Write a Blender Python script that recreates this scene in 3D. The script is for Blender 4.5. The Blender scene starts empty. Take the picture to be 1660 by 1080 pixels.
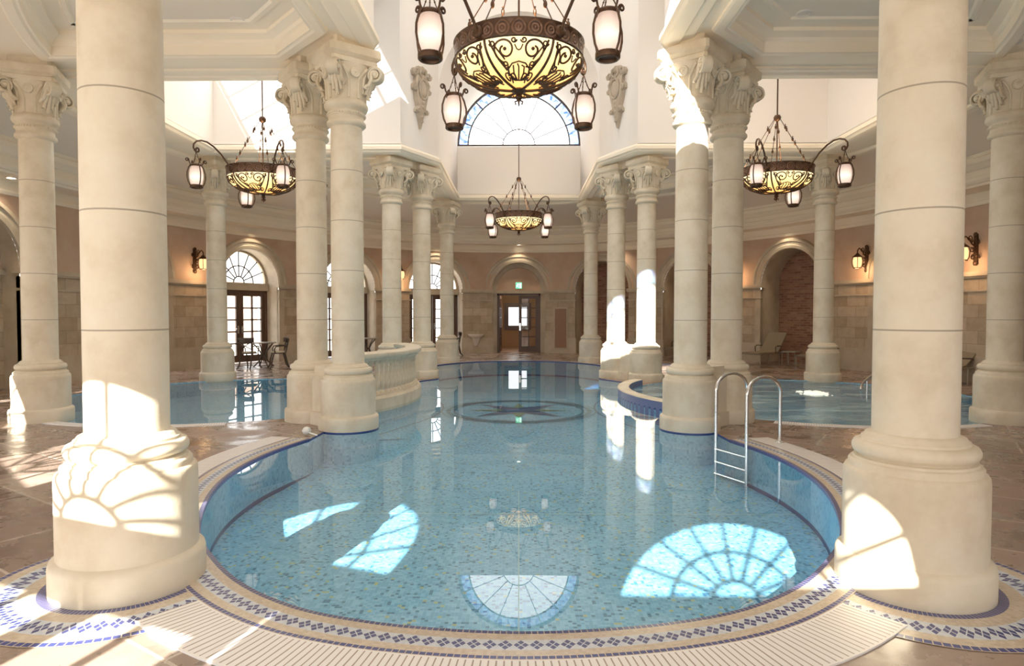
import bpy, math, random
from mathutils import Vector, Matrix
from mathutils.geometry import tessellate_polygon
random.seed(7)
PI = math.pi
S = bpy.context.scene
COL = S.collection
sin, cos, sqrt, rad = math.sin, math.cos, math.sqrt, math.radians
YC = 12.45                     # centre of the hall
WA, WB = 10.5, 13.6            # half axes of the oval outer wall

# ------------------------------------------------------------------ materials
class X:
    """tiny expression builder over Math nodes"""
    def __init__(s, m, sock): s.m, s.s = m, sock
    def _op(s, op, *o, clamp=False):
        n = s.m.nt.nodes.new('ShaderNodeMath'); n.operation = op; n.use_clamp = clamp
        for i, v in enumerate((s,) + o):
            if isinstance(v, X): s.m.nt.links.new(v.s, n.inputs[i])
            else: n.inputs[i].default_value = v
        return X(s.m, n.outputs[0])
    def __add__(s, o): return s._op('ADD', o)
    def __sub__(s, o): return s._op('SUBTRACT', o)
    def __mul__(s, o): return s._op('MULTIPLY', o)
    def __truediv__(s, o): return s._op('DIVIDE', o)
    def lt(s, o): return s._op('LESS_THAN', o)
    def gt(s, o): return s._op('GREATER_THAN', o)
    def mn(s, o): return s._op('MINIMUM', o)
    def mx(s, o): return s._op('MAXIMUM', o)
    def fr(s): return s._op('FRACT')
    def fl(s): return s._op('FLOOR')
    def ab(s): return s._op('ABSOLUTE')
    def pw(s, o): return s._op('POWER', o)
    def clamp(s): return s._op('ADD', 0.0, clamp=True)

class Mat:
    def __init__(s, name, color=(.8, .8, .8), rough=.6, metal=0.0, spec=None):
        s.mat = bpy.data.materials.new(name); s.mat.use_nodes = True
        s.nt = s.mat.node_tree
        s.b = s.nt.nodes['Principled BSDF']; s.out = s.nt.nodes['Material Output']
        s.b.inputs['Base Color'].default_value = (*color, 1)
        s.b.inputs['Roughness'].default_value = rough
        s.b.inputs['Metallic'].default_value = metal
        if spec is not None: s.b.inputs['Specular IOR Level'].default_value = spec
        s._tc = None
    def new(s, t, **kw):
        n = s.nt.nodes.new(t)
        for k, v in kw.items(): setattr(n, k, v)
        return n
    def link(s, a, b): s.nt.links.new(a.s if isinstance(a, X) else a, b)
    def tc(s, which='Object'):
        if s._tc is None: s._tc = s.new('ShaderNodeTexCoord')
        return s._tc.outputs[which]
    def xyz(s, sock):
        n = s.new('ShaderNodeSeparateXYZ'); s.link(sock, n.inputs[0])
        return [X(s, o) for o in n.outputs]
    def vec(s, a, b, c=0.0):
        n = s.new('ShaderNodeCombineXYZ')
        for i, v in enumerate((a, b, c)):
            if isinstance(v, X): s.link(v, n.inputs[i])
            else: n.inputs[i].default_value = v
        return n.outputs[0]
    def noise(s, vec, scale, detail=3.0, rough=.5, col=False):
        n = s.new('ShaderNodeTexNoise'); s.link(vec, n.inputs['Vector'])
        n.inputs['Scale'].default_value = scale; n.inputs['Detail'].default_value = detail
        n.inputs['Roughness'].default_value = rough
        return n.outputs['Color'] if col else X(s, n.outputs['Fac'])
    def white(s, vec):
        n = s.new('ShaderNodeTexWhiteNoise'); n.noise_dimensions = '3D'; s.link(vec, n.inputs['Vector'])
        return X(s, n.outputs['Value'])
    def ramp(s, fac, stops, interp='LINEAR'):
        n = s.new('ShaderNodeValToRGB'); s.link(fac, n.inputs[0])
        cr = n.color_ramp; cr.interpolation = interp
        while len(cr.elements) < len(stops): cr.elements.new(.5)
        for e, (p, c) in zip(cr.elements, stops):
            e.position = p; e.color = (*c, 1)
        return n.outputs[0]
    def mix(s, fac, a, b, mode='MIX'):
        n = s.new('ShaderNodeMix', data_type='RGBA', blend_type=mode)
        for sock, v in ((n.inputs[0], fac), (n.inputs[6], a), (n.inputs[7], b)):
            if isinstance(v, X): s.link(v, sock)
            elif isinstance(v, tuple): sock.default_value = (*v, 1)
            elif isinstance(v, float): sock.default_value = v
            else: s.link(v, sock)
        return n.outputs[2]
    def color(s, sock): s.link(sock, s.b.inputs['Base Color']); return s
    def bump(s, h, strength=.3, dist=.01):
        n = s.new('ShaderNodeBump'); s.link(h, n.inputs['Height'])
        n.inputs['Strength'].default_value = strength; n.inputs['Distance'].default_value = dist
        s.link(n.outputs[0], s.b.inputs['Normal']); return s
    def emit(s, col, strength):
        s.b.inputs['Emission Color'].default_value = (*col, 1)
        s.b.inputs['Emission Strength'].default_value = strength; return s

M = {}
def stone(name, c1, c2, c3, joints=False, rough=.62):
    m = Mat(name, rough=rough)
    v = m.tc()
    n1 = m.noise(v, 2.2, 5, .6); n2 = m.noise(v, 26, 3, .6)
    c = m.ramp(n1, [(.3, c1), (.52, c2), (.72, c3)])
    c = m.mix(n2 * .30, c, tuple(x * .78 for x in c2))
    h = n2
    if joints:
        z = m.xyz(v)[2]
        d = ((z - .823) / .68).fr()
        g = (d.lt(.007)).mx(d.gt(.993))
        c = m.mix(g * .75, c, (.22, .17, .11))
    m.color(c); m.bump(h, .12, .01)
    M[name] = m
stone('column_stone', (.60, .485, .33), (.76, .665, .505), (.82, .75, .61))
stone('shaft_stone', (.61, .50, .34), (.77, .675, .515), (.83, .76, .62), joints=True)
stone('trim_stone', (.42, .34, .24), (.52, .44, .33), (.60, .52, .40))
m = Mat('white_plaster', (.84, .80, .755), .85); M['white_plaster'] = m
m = Mat('ceiling_plaster', (.9, .81, .66), .75)
m.color(m.ramp(m.noise(m.tc(), .8, 2), [(.3, (.93, .82, .645)), (.7, (.96, .87, .72))])); M['ceiling_plaster'] = m
m = Mat('cove_plaster', (.88, .79, .67), .8); M['cove_plaster'] = m
m = Mat('peach_plaster', rough=.8)
m.color(m.ramp(m.noise(m.tc(), 1.4, 5, .6), [(.3, (.50, .33, .225)), (.55, (.58, .41, .295)), (.75, (.62, .47, .36))])); M['peach_plaster'] = m

def brickmat(name, c1, c2, mortar, w, h, msize, uv='UV', scale=1, off=.5, rough=.7, bumpd=.01, noise_amt=.5, bias=0.0):
    m = Mat(name, rough=rough)
    b = m.new('ShaderNodeTexBrick'); m.link(m.tc(uv), b.inputs['Vector'])
    b.inputs['Scale'].default_value = scale; b.inputs['Brick Width'].default_value = w; b.inputs['Row Height'].default_value = h
    b.inputs['Mortar Size'].default_value = msize; b.inputs['Mortar Smooth'].default_value = .2; b.inputs['Bias'].default_value = bias
    b.inputs['Color1'].default_value = (*c1, 1); b.inputs['Color2'].default_value = (*c2, 1); b.inputs['Mortar'].default_value = (*mortar, 1)
    b.offset = off
    n = m.noise(m.tc(uv), 4, 5, .65)
    c = m.mix(noise_amt, b.outputs['Color'], m.ramp(n, [(.25, (.55, .5, .45)), (.6, (1, 1, 1))]), 'MULTIPLY')
    m.color(c); m.bump(X(m, b.outputs['Fac']) * -1.0, .5, bumpd)
    M[name] = m; return m
brickmat('wainscot_stone', (.40, .31, .21), (.55, .45, .33), (.30, .23, .16), .62, .30, .006)
brickmat('brick_red', (.20, .08, .045), (.42, .20, .125), (.30, .21, .16), .25, .078, .011)
brickmat('outside_brick', (.62, .45, .36), (.72, .56, .46), (.7, .62, .55), .5, .2, .01)

# deck flagstones
m = Mat('deck_stone', rough=.4)
v = m.tc(); xs = m.xyz(v)
mp = m.new('ShaderNodeMapping'); m.link(v, mp.inputs[0]); mp.inputs['Rotation'].default_value = (0, 0, rad(33))
b = m.new('ShaderNodeTexBrick'); m.link(mp.outputs[0], b.inputs['Vector'])
b.inputs['Scale'].default_value = 1; b.inputs['Brick Width'].default_value = 1.25; b.inputs['Row Height'].default_value = .78
b.inputs['Mortar Size'].default_value = .010; b.inputs['Color1'].default_value = (.215, .155, .125, 1); b.inputs['Color2'].default_value = (.325, .25, .205, 1)
b.inputs['Mortar'].default_value = (.50, .43, .37, 1); b.offset = .37
n = m.noise(v, 1.7, 6, .65); n2 = m.noise(mp.outputs[0], 5, 4, .6)
c = m.mix(.75, b.outputs['Color'], m.ramp(n, [(.3, (.55, .48, .44)), (.5, (1, .95, .92)), (.7, (1.3, 1.2, 1.12))]), 'MULTIPLY')
m.color(c)
m.link(m.ramp(n, [(.4, (.12,) * 3), (.62, (.5,) * 3)]), m.b.inputs['Roughness'])
m.bump(n2, .15, .01); M['deck_stone'] = m

# pool mosaic
def mosaic(name, base, light, dark, gold, cell=.028):
    m = Mat(name, rough=.35)
    v = m.tc(); x, y, z = m.xyz(v)
    cx, cy, cz = (x / cell).fl(), (y / cell).fl(), (z / cell).fl()
    w = m.white(m.vec(cx, cy, cz))
    c = m.ramp(w, [(0, base), (.45, light), (.72, tuple(.5 * (a + b) for a, b in zip(base, light))), (.87, dark), (.975, gold)], 'CONSTANT')
    gx = ((x / cell).fr() - .5).ab().gt(.44); gy = ((y / cell).fr() - .5).ab().gt(.44)
    c = m.mix(gx.mx(gy) * .30, c, (.60, .84, .93))
    m.color(c); M[name] = m; return m
mosaic('pool_mosaic', (.17, .52, .82), (.29, .66, .94), (.045, .24, .48), (.55, .60, .30))
m = Mat('pool_wall_mosaic', rough=.35)
u_, v_, _ = m.xyz(m.tc('UV')); cell = .028
w = m.white(m.vec((u_ / cell).fl(), (v_ / cell).fl(), 0.0))
c = m.ramp(w, [(0, (.20, .52, .74)), (.45, (.29, .62, .82)), (.72, (.24, .57, .78)), (.9, (.10, .36, .58))], 'CONSTANT')
line = v_.lt(.05).mx(v_.gt(.47) * v_.lt(.50))
m.color(m.mix(line, c, (.02, .05, .22))); M['pool_wall_mosaic'] = m
M['mosaic_navy'] = Mat('mosaic_navy', (.035, .10, .26), .35)
M['mosaic_olive'] = Mat('mosaic_olive', (.22, .34, .20), .35)
M['mosaic_teal'] = Mat('mosaic_teal', (.05, .22, .33), .35)
M['joint_line'] = Mat('joint_line', (.55, .80, .88), .4)

# coping mosaic: u metres along, v 0..1 across
m = Mat('coping_mosaic', rough=.3)
u, v, _ = m.xyz(m.tc('UV'))
p = .072
fx = ((u / p).fr() - .5) * 2.0; fy = (v - .515) / .17
dia = (fx.ab() + fy.ab()).lt(.95)
cross = ((fx + fy).ab().lt(.09)).mx((fx - fy).ab().lt(.09))
blue1 = (v.lt(.12)).mx(v.gt(.89) * v.lt(.985)) * ((u / .031).fr().lt(.86))
band = v.gt(.34) * v.lt(.69)
tl = m.white(m.vec((u / .016).fl(), (v / .06).fl(), 0.0))
beige = m.mix(tl, (.54, .44, .32), (.66, .57, .45))
pale = m.mix(tl, (.55, .62, .70), (.68, .72, .76))
c = m.mix(band, beige, pale)
c = m.mix(dia * (cross * -1.0 + 1.0), c, (.045, .055, .20))
c = m.mix(blue1, c, (.045, .06, .22))
m.color(c); M['coping_mosaic'] = m
m = Mat('rim_tile', rough=.3)
u, v, _ = m.xyz(m.tc('UV'))
g = ((u / .03).fr().lt(.12)).mx((v / .03).fr().lt(.12))
m.color(m.mix(g, (.07, .10, .30), (.35, .38, .5))); M['rim_tile'] = m
# grate
m = Mat('grate_white', rough=.45)
u, v, _ = m.xyz(m.tc('UV'))
g = ((u / .032).fr().lt(.2)) * v.gt(.035) * v.lt(.965)
m.color(m.mix(g, (.90, .87, .84), (.36, .28, .23))); M['grate_white'] = m

M['iron'] = Mat('iron', (.085, .042, .022), .45, .7)
m = Mat('iron_embossed', (.10, .05, .028), .42, .75)
u, _, _ = m.xyz(m.tc('UV')); zz = m.xyz(m.tc())[2]
r_ = (((u * 26.0).fr() - .5).ab().pw(2.0) + ((zz + .005) * 6.3).ab().pw(2.0)).pw(.5)
h = ((r_ * 5.0).fr() - .5).ab() * 2.0 * r_.lt(.5)
m.color(m.mix(h, (.085, .045, .027), (.24, .13, .085))); m.bump(h, .6, .015); M['iron_embossed'] = m
m = Mat('amber_glass', (.9, .6, .25), .4)
z = m.xyz(m.tc())[2]
nn = m.noise(m.tc(), 4, 3)
f = ((z + .36) / .30).clamp()
c = m.ramp(f * .8 + nn * .25, [(.15, (.95, .42, .09)), (.5, (1, .66, .24)), (.9, (1, .80, .42))])
m.link(c, m.b.inputs['Emission Color']); m.b.inputs['Emission Strength'].default_value = 1.25; M['amber_glass'] = m
m = Mat('frosted_glass', (.30, .24, .20), .4)
z = m.xyz(m.tc())[2]
f = ((z + .03).ab() / .17).clamp()
c = m.ramp(f, [(0, (1, .92, .80)), (.4, (.85, .66, .52)), (1, (.48, .32, .25))])
lw = m.new('ShaderNodeLayerWeight'); lw.inputs['Blend'].default_value = .45
c = m.mix(X(m, lw.outputs['Facing']).pw(1.3), c, (.42, .25, .18))
m.link(c, m.b.inputs['Emission Color']); M['frosted_glass'] = m
m.b.inputs['Emission Strength'].default_value = .85
M['bulb'] = Mat('bulb', (1, .8, .5), .4).emit((1, .62, .25), 9)
M['sconce_glass'] = Mat('sconce_glass', (.9, .6, .35), .3).emit((1, .55, .22), 1.1)
M['lamp_on'] = Mat('lamp_on', (1, .95, .85), .4).emit((1, .86, .65), 9)
M['lamp_off'] = Mat('lamp_off', (.80, .75, .67), .5)
M['dark_wood'] = Mat('dark_wood', (.085, .045, .03), .4)
m = Mat('brown_wood', rough=.45)
wv = m.new('ShaderNodeTexWave'); m.link(m.tc(), wv.inputs[0]); wv.inputs['Scale'].default_value = 6; wv.inputs['Distortion'].default_value = 3
m.color(m.ramp(X(m, wv.outputs['Fac']), [(0, (.20, .09, .045)), (1, (.30, .15, .08))])); M['brown_wood'] = m
M['hall_wood'] = Mat('hall_wood', (.40, .25, .14), .6)
M['steel'] = Mat('steel', (.78, .79, .80), .18, 1.0)
M['ceramic'] = Mat('ceramic', (.72, .66, .58), .25)
M['sling'] = Mat('sling', (.21, .165, .11), .75)
M['pale_frame'] = Mat('pale_frame', (.30, .26, .20), .4, .5)
M['dark_metal'] = Mat('dark_metal', (.065, .045, .032), .5, .2)
M['cushion'] = Mat('cushion', (.60, .52, .40), .9)
M['white_plastic'] = Mat('white_plastic', (.85, .85, .83), .4)
M['exit_green'] = Mat('exit_green', (.05, .5, .25), .5).emit((.10, .62, .32), 1.1)
M['exit_white'] = Mat('exit_white', (.85, .95, .88), .5).emit((.75, 1, .85), 1.3)
M['terrace'] = Mat('terrace', (.62, .55, .46), .8)
M['mirror'] = Mat('mirror', (.9, .9, .9), .05, 1.0)
m = Mat('mirror_glow', (.9, .95, 1), .3).emit((.9, .95, 1), 1.2); M['mirror_glow'] = m  # emission stands in for a bright window reflected in the mirror

def glassmat(name, tint, refl=.08, ior=1.45, bump=None, extra=None):
    m = Mat(name)
    m.nt.nodes.remove(m.b)
    t = m.new('ShaderNodeBsdfTransparent'); t.inputs[0].default_value = (*tint, 1)
    g = m.new('ShaderNodeBsdfGlossy'); g.inputs['Roughness'].default_value = 0.0 if bump else .02
    f = m.new('ShaderNodeLayerWeight'); f.inputs['Blend'].default_value = .5
    f0 = ((ior - 1) / (ior + 1)) ** 2
    mx = m.new('ShaderNodeMixShader')
    m.link(X(m, f.outputs['Facing']).pw(4.6) * (1 - f0) + f0, mx.inputs[0]); m.link(t.outputs[0], mx.inputs[1]); m.link(g.outputs[0], mx.inputs[2])
    if bump:
        sc, st = bump
        n = m.noise(m.tc(), sc, 2, .5)
        b = m.new('ShaderNodeBump'); m.link(n, b.inputs['Height']); b.inputs['Strength'].default_value = st; b.inputs['Distance'].default_value = .02
        m.link(b.outputs[0], g.inputs['Normal']); m.link(b.outputs[0], f.inputs['Normal'])
    last = mx.outputs[0]
    if extra: last = extra(m, t, last)
    m.link(last, m.out.inputs['Surface'])
    M[name] = m; return m
glassmat('pane_glass', (.96, .97, .96), ior=1.3)
glassmat('water', (.88, .97, .99), ior=1.42, bump=(1.1, .012))
def foam(m, t, last):
    v = m.tc(); x, y, z = m.xyz(v)
    n = m.noise(m.vec(x * .6, y * 1.6, 0.0), 1.3, 6, .7)
    d = m.new('ShaderNodeBsdfDiffuse'); d.inputs[0].default_value = (.50, .66, .68, 1)
    mx = m.new('ShaderNodeMixShader'); m.link(((n - .40) * 3.2).clamp() * .62, mx.inputs[0]); m.link(last, mx.inputs[1]); m.link(d.outputs[0], mx.inputs[2])
    return mx.outputs[0]
glassmat('spa_water', (.55, .82, .88), ior=1.42, bump=(5, .35), extra=foam)
M['spa_foam_glow'] = Mat('spa_foam_glow', (.95, .93, .85), .5).emit((1, .93, .75), .5)  # sunlit brightness of the foam put in as a weak glow
def stained(m, t, last):
    u, v, _ = m.xyz(m.tc('UV'))
    w = m.white(m.vec((u * 60.0).fl(), (v * 3.0).fl(), 0.0))
    wave = (((u * 22.0).fr() - .5).ab() * 1.2 + .2 - v).ab().lt(.2)
    c = m.mix(wave, (.20, .42, .70), (.04, .09, .42))
    m.link(m.mix(w * .35, c, (.9, .95, 1)), t.inputs[0])
    return last
glassmat('stained_glass', (.5, .7, 1), extra=stained)
glassmat('tinted_glass', (.42, .42, .42), ior=1.3)  # grey tint added to cut the sun through the left skylight
glassmat('frost_pane', (.93, .95, .97))

# ------------------------------------------------------------------ mesh building
class MB:
    def __init__(s): s.v, s.f, s.uv, s.mi = [], [], [], []
    def quad(s, pts, uv=None, mi=0):
        b = len(s.v); s.v += [tuple(p) for p in pts]; s.f.append(tuple(range(b, b + len(pts))))
        s.uv.append(uv or [(0, 0)] * len(pts)); s.mi.append(mi)
    def grid(s, rows, closed=False, uvs=None, mi=0, loop=False):
        """rows: list of equal-length rings of points"""
        b = len(s.v); n = len(rows[0])
        for r in rows: s.v += [tuple(p) for p in r]
        nr = len(rows)
        for i in range(nr if loop else nr - 1):
            i2 = (i + 1) % nr
            for j in range(n if closed else n - 1):
                j2 = (j + 1) % n
                s.f.append((b + i * n + j, b + i * n + j2, b + i2 * n + j2, b + i2 * n + j)); s.mi.append(mi)
                if uvs: s.uv.append([uvs(i, j), uvs(i, j + 1), uvs(i + 1, j + 1), uvs(i + 1, j)])
                else: s.uv.append([(0, 0)] * 4)
        return b
    def cap(s, idx, mi=0):
        s.f.append(tuple(idx)); s.uv.append([(0, 0)] * len(idx)); s.mi.append(mi)
    def lathe(s, prof, seg=32, c=(0, 0, 0), mi=0, arc=(0, 2 * PI), capb=False, capt=False, umul=1.0):
        full = abs(arc[1] - arc[0] - 2 * PI) < 1e-6
        n = seg if full else seg + 1
        rows = []
        for r, z in prof:
            rows.append([(c[0] + r * cos(arc[0] + (arc[1] - arc[0]) * j / seg), c[1] + r * sin(arc[0] + (arc[1] - arc[0]) * j / seg), c[2] + z) for j in range(n)])
        k = len(prof) - 1
        b = s.grid(rows, closed=full, uvs=lambda i, j: (j / seg * umul, i / k), mi=mi)
        if capb: s.cap([b + j for j in range(n)][::-1], mi)
        if capt: s.cap([b + k * n + j for j in range(n)], mi)
    def tube(s, pts, r, seg=6, closed=False, caps=True, mi=0, flat=None):
        pts = [Vector(p) for p in pts]; n = len(pts)
        rows = []; up = None
        for i, p in enumerate(pts):
            a = pts[i - 1] if (i > 0 or closed) else p
            c = pts[(i + 1) % n] if (i < n - 1 or closed) else p
            t = (c - a)
            if t.length < 1e-9: t = Vector((0, 0, 1))
            t.normalize()
            if up is None:
                up = Vector((0, 0, 1)) if abs(t.z) < .9 else Vector((1, 0, 0))
            sd = t.cross(up)
            if sd.length < 1e-6: sd = t.cross(Vector((0, 1, 0)))
            sd.normalize(); up = sd.cross(t).normalized()
            rr = r[i] if isinstance(r, (list, tuple)) else r
            k = flat or 1.0
            rows.append([p + sd * (rr * cos(2 * PI * j / seg)) + up * (rr * k * sin(2 * PI * j / seg)) for j in range(seg)])
        b = s.grid(rows, closed=True, mi=mi, loop=closed)
        if caps and not closed:
            s.cap([b + j for j in range(seg)][::-1], mi); s.cap([b + (n - 1) * seg + j for j in range(seg)], mi)
    def box(s, lo, hi, rot=0, c=None, mi=0, mat=None, bev=0):
        x0, y0, z0 = lo; x1, y1, z1 = hi
        P = [(x0, y0, z0), (x1, y0, z0), (x1, y1, z0), (x0, y1, z0), (x0, y0, z1), (x1, y0, z1), (x1, y1, z1), (x0, y1, z1)]
        if mat is not None: P = [tuple(mat @ Vector(p)) for p in P]
        b = len(s.v); s.v += P
        w, d, h = x1 - x0, y1 - y0, z1 - z0
        for f, (a, e) in (((0, 3, 2, 1), (d, w)), ((4, 5, 6, 7), (w, d)), ((0, 1, 5, 4), (w, h)), ((1, 2, 6, 5), (d, h)), ((2, 3, 7, 6), (w, h)), ((3, 0, 4, 7), (d, h))):
            s.f.append(tuple(b + i for i in f)); s.uv.append([(0, 0), (a, 0), (a, e), (0, e)]); s.mi.append(mi)
    def prism(s, poly, z0, z1, mi=0, mat=None):
        n = len(poly); b = len(s.v)
        P = [(p[0], p[1], z0) for p in poly] + [(p[0], p[1], z1) for p in poly]
        if mat is not None: P = [tuple(mat @ Vector(p)) for p in P]
        s.v += P
        s.cap([b + i for i in range(n)][::-1], mi); s.cap([b + n + i for i in range(n)], mi)
        for i in range(n):
            j = (i + 1) % n
            s.cap((b + i, b + j, b + n + j, b + n + i), mi)
    def sphere(s, c, r, seg=10, rings=6, sc=(1, 1, 1), mi=0):
        rows = [[(c[0] + sc[0] * r * sin(PI * i / rings) * cos(2 * PI * j / seg), c[1] + sc[1] * r * sin(PI * i / rings) * sin(2 * PI * j / seg), c[2] + sc[2] * r * cos(PI * i / rings)) for j in range(seg)] for i in range(rings + 1)]
        s.grid(rows, closed=True, mi=mi)
    def poly(s, loops, z, uvs=False, mi=0):
        L = [[Vector((p[0], p[1], 0)) for p in l] for l in loops]
        flat = [p for l in L for p in l]; b = len(s.v)
        s.v += [(p.x, p.y, z(p.x, p.y) if callable(z) else z) for p in flat]
        for t in tessellate_polygon(L):
            a, c, d = (flat[i] for i in t)
            tt = t if (c - a).cross(d - a).z > 0 else t[::-1]
            s.f.append(tuple(b + i for i in tt)); s.uv.append([(flat[i].x, flat[i].y) for i in tt]); s.mi.append(mi)
    def sweep(s, path, prof, closed=True, mi=0, inward=1.0):
        """path: 2D points (CCW when closed); prof: (offset towards the left of travel, z)"""
        n = len(path); P = [Vector((p[0], p[1])) for p in path]
        rows = [[] for _ in prof]; L = [0.0]
        for i in range(n):
            if closed or 0 < i < n - 1:
                d1 = (P[i] - P[i - 1]).normalized(); d2 = (P[(i + 1) % n] - P[i]).normalized()
            elif i == 0: d1 = d2 = (P[1] - P[0]).normalized()
            else: d1 = d2 = (P[i] - P[i - 1]).normalized()
            n1 = Vector((-d1.y, d1.x)); n2 = Vector((-d2.y, d2.x))
            bs = (n1 + n2); bs.normalize(); k = 1.0 / max(.3, bs.dot(n1))
            for q, (o, z) in enumerate(prof):
                pt = P[i] + bs * (o * k); rows[q].append((pt.x, pt.y, z))
            L.append(L[-1] + (P[(i + 1) % n] - P[i]).length)
        m_ = len(prof) - 1
        s.grid(rows, closed=closed, uvs=lambda i, j: (L[j], i / m_), mi=mi)
    def mesh(s, name, mats, smooth=True, ang=35, weld=True, flat_up=False):
        me = bpy.data.meshes.new(name)
        me.from_pydata(s.v, [], s.f)
        for mm in mats: me.materials.append(M[mm].mat)
        uvl = me.uv_layers.new(name='UVMap')
        flat = [c for f in s.uv for p in f for c in p]
        uvl.data.foreach_set('uv', flat)
        me.polygons.foreach_set('material_index', s.mi)
        if weld:
            import bmesh
            bm = bmesh.new(); bm.from_mesh(me)
            bmesh.ops.remove_doubles(bm, verts=bm.verts, dist=1e-5)
            if not flat_up: bmesh.ops.recalc_face_normals(bm, faces=bm.faces)
            bm.to_mesh(me); bm.free()
        if smooth:
            me.polygons.foreach_set('use_smooth', [True] * len(me.polygons))
            me.set_sharp_from_angle(angle=rad(ang))
        me.update()
        return me
    def build(s, name, mats, parent=None, label=None, loc=None, **kw):
        if isinstance(mats, str): mats = [mats]
        o = bpy.data.objects.new(name, s.mesh(name, mats, **kw)); COL.objects.link(o)
        if parent: o.parent = parent
        if loc: o.location = loc
        if label: o['label'] = label
        return o

def struct(o): o['kind'] = 'structure'; return o
def tag(o, label, cat, group=None):
    o['label'] = label; o['category'] = cat; o['kind'] = 'thing'
    if group: o['group'] = group
    return o
def thing(name, label, cat, loc=(0, 0, 0), rz=0, group=None):
    o = bpy.data.objects.new(name, None); COL.objects.link(o); o.empty_display_size = .1
    o.location = loc; o.rotation_euler = (0, 0, rz)
    return tag(o, label, cat, group)
def obj(name, me, parent=None, loc=None, rz=None):
    o = bpy.data.objects.new(name, me); COL.objects.link(o)
    if parent: o.parent = parent
    if loc: o.location = loc
    if rz is not None: o.rotation_euler = (0, 0, rz)
    return o
def dup(root, loc, rz, label=None, group=None):
    def cp(o, par):
        c = o.copy(); COL.objects.link(c)
        if par: c.parent = par
        for ch in o.children: cp(ch, c)
        return c
    r = cp(root, None); r.location = loc; r.rotation_euler = (0, 0, rz)
    if label: r['label'] = label
    if group: r['group'] = group
    return r
def ell(a, b, t): return (a * sin(t), YC + b * cos(t))
def ellipse(a, b, n=120): return [(a * cos(2 * PI * i / n), YC + b * sin(2 * PI * i / n)) for i in range(n)]

# ------------------------------------------------------------------ pools
FOOT = .415
def arcpts(cx, cy, r, a0, a1, n): return [(cx + r * cos(rad(a0 + (a1 - a0) * i / n)), cy + r * sin(rad(a0 + (a1 - a0) * i / n))) for i in range(n + 1)]
lobe = [(0, 3.2), (.4, 3.23), (.8, 3.31), (1.2, 3.46), (1.6, 3.74), (1.95, 4.12), (2.3, 4.62), (2.58, 5.25), (2.78, 5.9), (2.87, 6.5), (2.87, 7.1), (2.79, 7.65), (2.66, 8.15)]
def smooth(pts, n=4):
    out = []
    P = [Vector(p) for p in pts]
    for i in range(len(P) - 1):
        p0 = P[i - 1] if i > 0 else Vector((-P[1].x, P[1].y)); p1, p2 = P[i], P[i + 1]
        p3 = P[i + 2] if i + 2 < len(P) else p2 + (p2 - p1)
        for k in range(n):
            t = k / n
            q = .5 * ((2 * p1) + (p2 - p0) * t + (2 * p0 - 5 * p1 + 4 * p2 - p3) * t * t + (3 * p1 - p0 - 3 * p2 + p3) * t ** 3)
            out.append((q.x, q.y))
    out.append(tuple(P[-1])); return out
LOBE = smooth(lobe)                               # right half of the front lobe, front centre -> ladder side
foot_arc = arcpts(2.38, 9.0, FOOT, -52, -200, 14)   # round the foot of the paired column
SPX, SPR = 5.45, 3.5
quad = LOBE + foot_arc + [(2.22, 9.45), (2.5, 9.95)] + arcpts(SPX, YC, SPR, 216, 180, 14)
def mirY(p): return (p[0], 2 * YC - p[1])
right = quad + [mirY(p) for p in quad[::-1]][1:]
main = right + [(-p[0], p[1]) for p in right[::-1]][1:-1]
left_pool = [(-SPX + 3.28 * cos(2 * PI * i / 64), YC + 3.28 * sin(2 * PI * i / 64)) for i in range(64)]
right_pool = [(-p[0], p[1]) for p in left_pool]

fl = MB(); fl.poly([ellipse(WA + 1.2, WB + 1.2, 96), main, left_pool, right_pool], 0.0)
struct(fl.build('floor', 'deck_stone', smooth=False))
def depth(y):
    y = y if y < YC else 2 * YC - y
    if y < 7.6: return -.5
    if y < 10.8: return -.5 + .22 * (y - 7.6) / 3.2
    return -.28
ys = [2.9, 7.6, 8.4, 9.2, 10, 10.8, YC, 2 * YC - 10.8, 2 * YC - 10, 2 * YC - 9.2, 2 * YC - 8.4, 2 * YC - 7.6, 22.0]
pf = MB(); pf.grid([[(-3.1, y, depth(y)), (3.1, y, depth(y))] for y in ys])
pool_floor = struct(pf.build('floor_pool', 'pool_mosaic', smooth=False))
def wallstrip(mb, loop, z0, z1, closed=True):
    n = len(loop); L = 0
    for i in range(n if closed else n - 1):
        a, b = loop[i], loop[(i + 1) % n]; d = math.dist(a, b)
        mb.quad([(a[0], a[1], z0), (b[0], b[1], z0), (b[0], b[1], z1), (a[0], a[1], z1)], [(L, 0.0), (L + d, 0.0), (L + d, z1 - z0), (L, z1 - z0)])
        L += d
pw = MB(); wallstrip(pw, main, -.5, 0); struct(pw.build('wall_pool', 'pool_wall_mosaic', ang=30))
w = MB(); w.poly([main], -.015); water = struct(w.build('water_pool', 'water', smooth=False, flat_up=True))
for nm, lp, mt in (('left', left_pool, 'water'), ('right', right_pool, 'spa_water')):
    a = MB(); a.poly([lp], -.34); struct(a.build('floor_%s_pool' % nm, 'pool_mosaic', smooth=False))
    a = MB(); wallstrip(a, lp, -.4, 0); struct(a.build('wall_%s_pool' % nm, 'pool_wall_mosaic'))
    a = MB(); a.poly([lp], -.012); struct(a.build('water_%s_pool' % nm, mt, smooth=False, flat_up=True))
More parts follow.
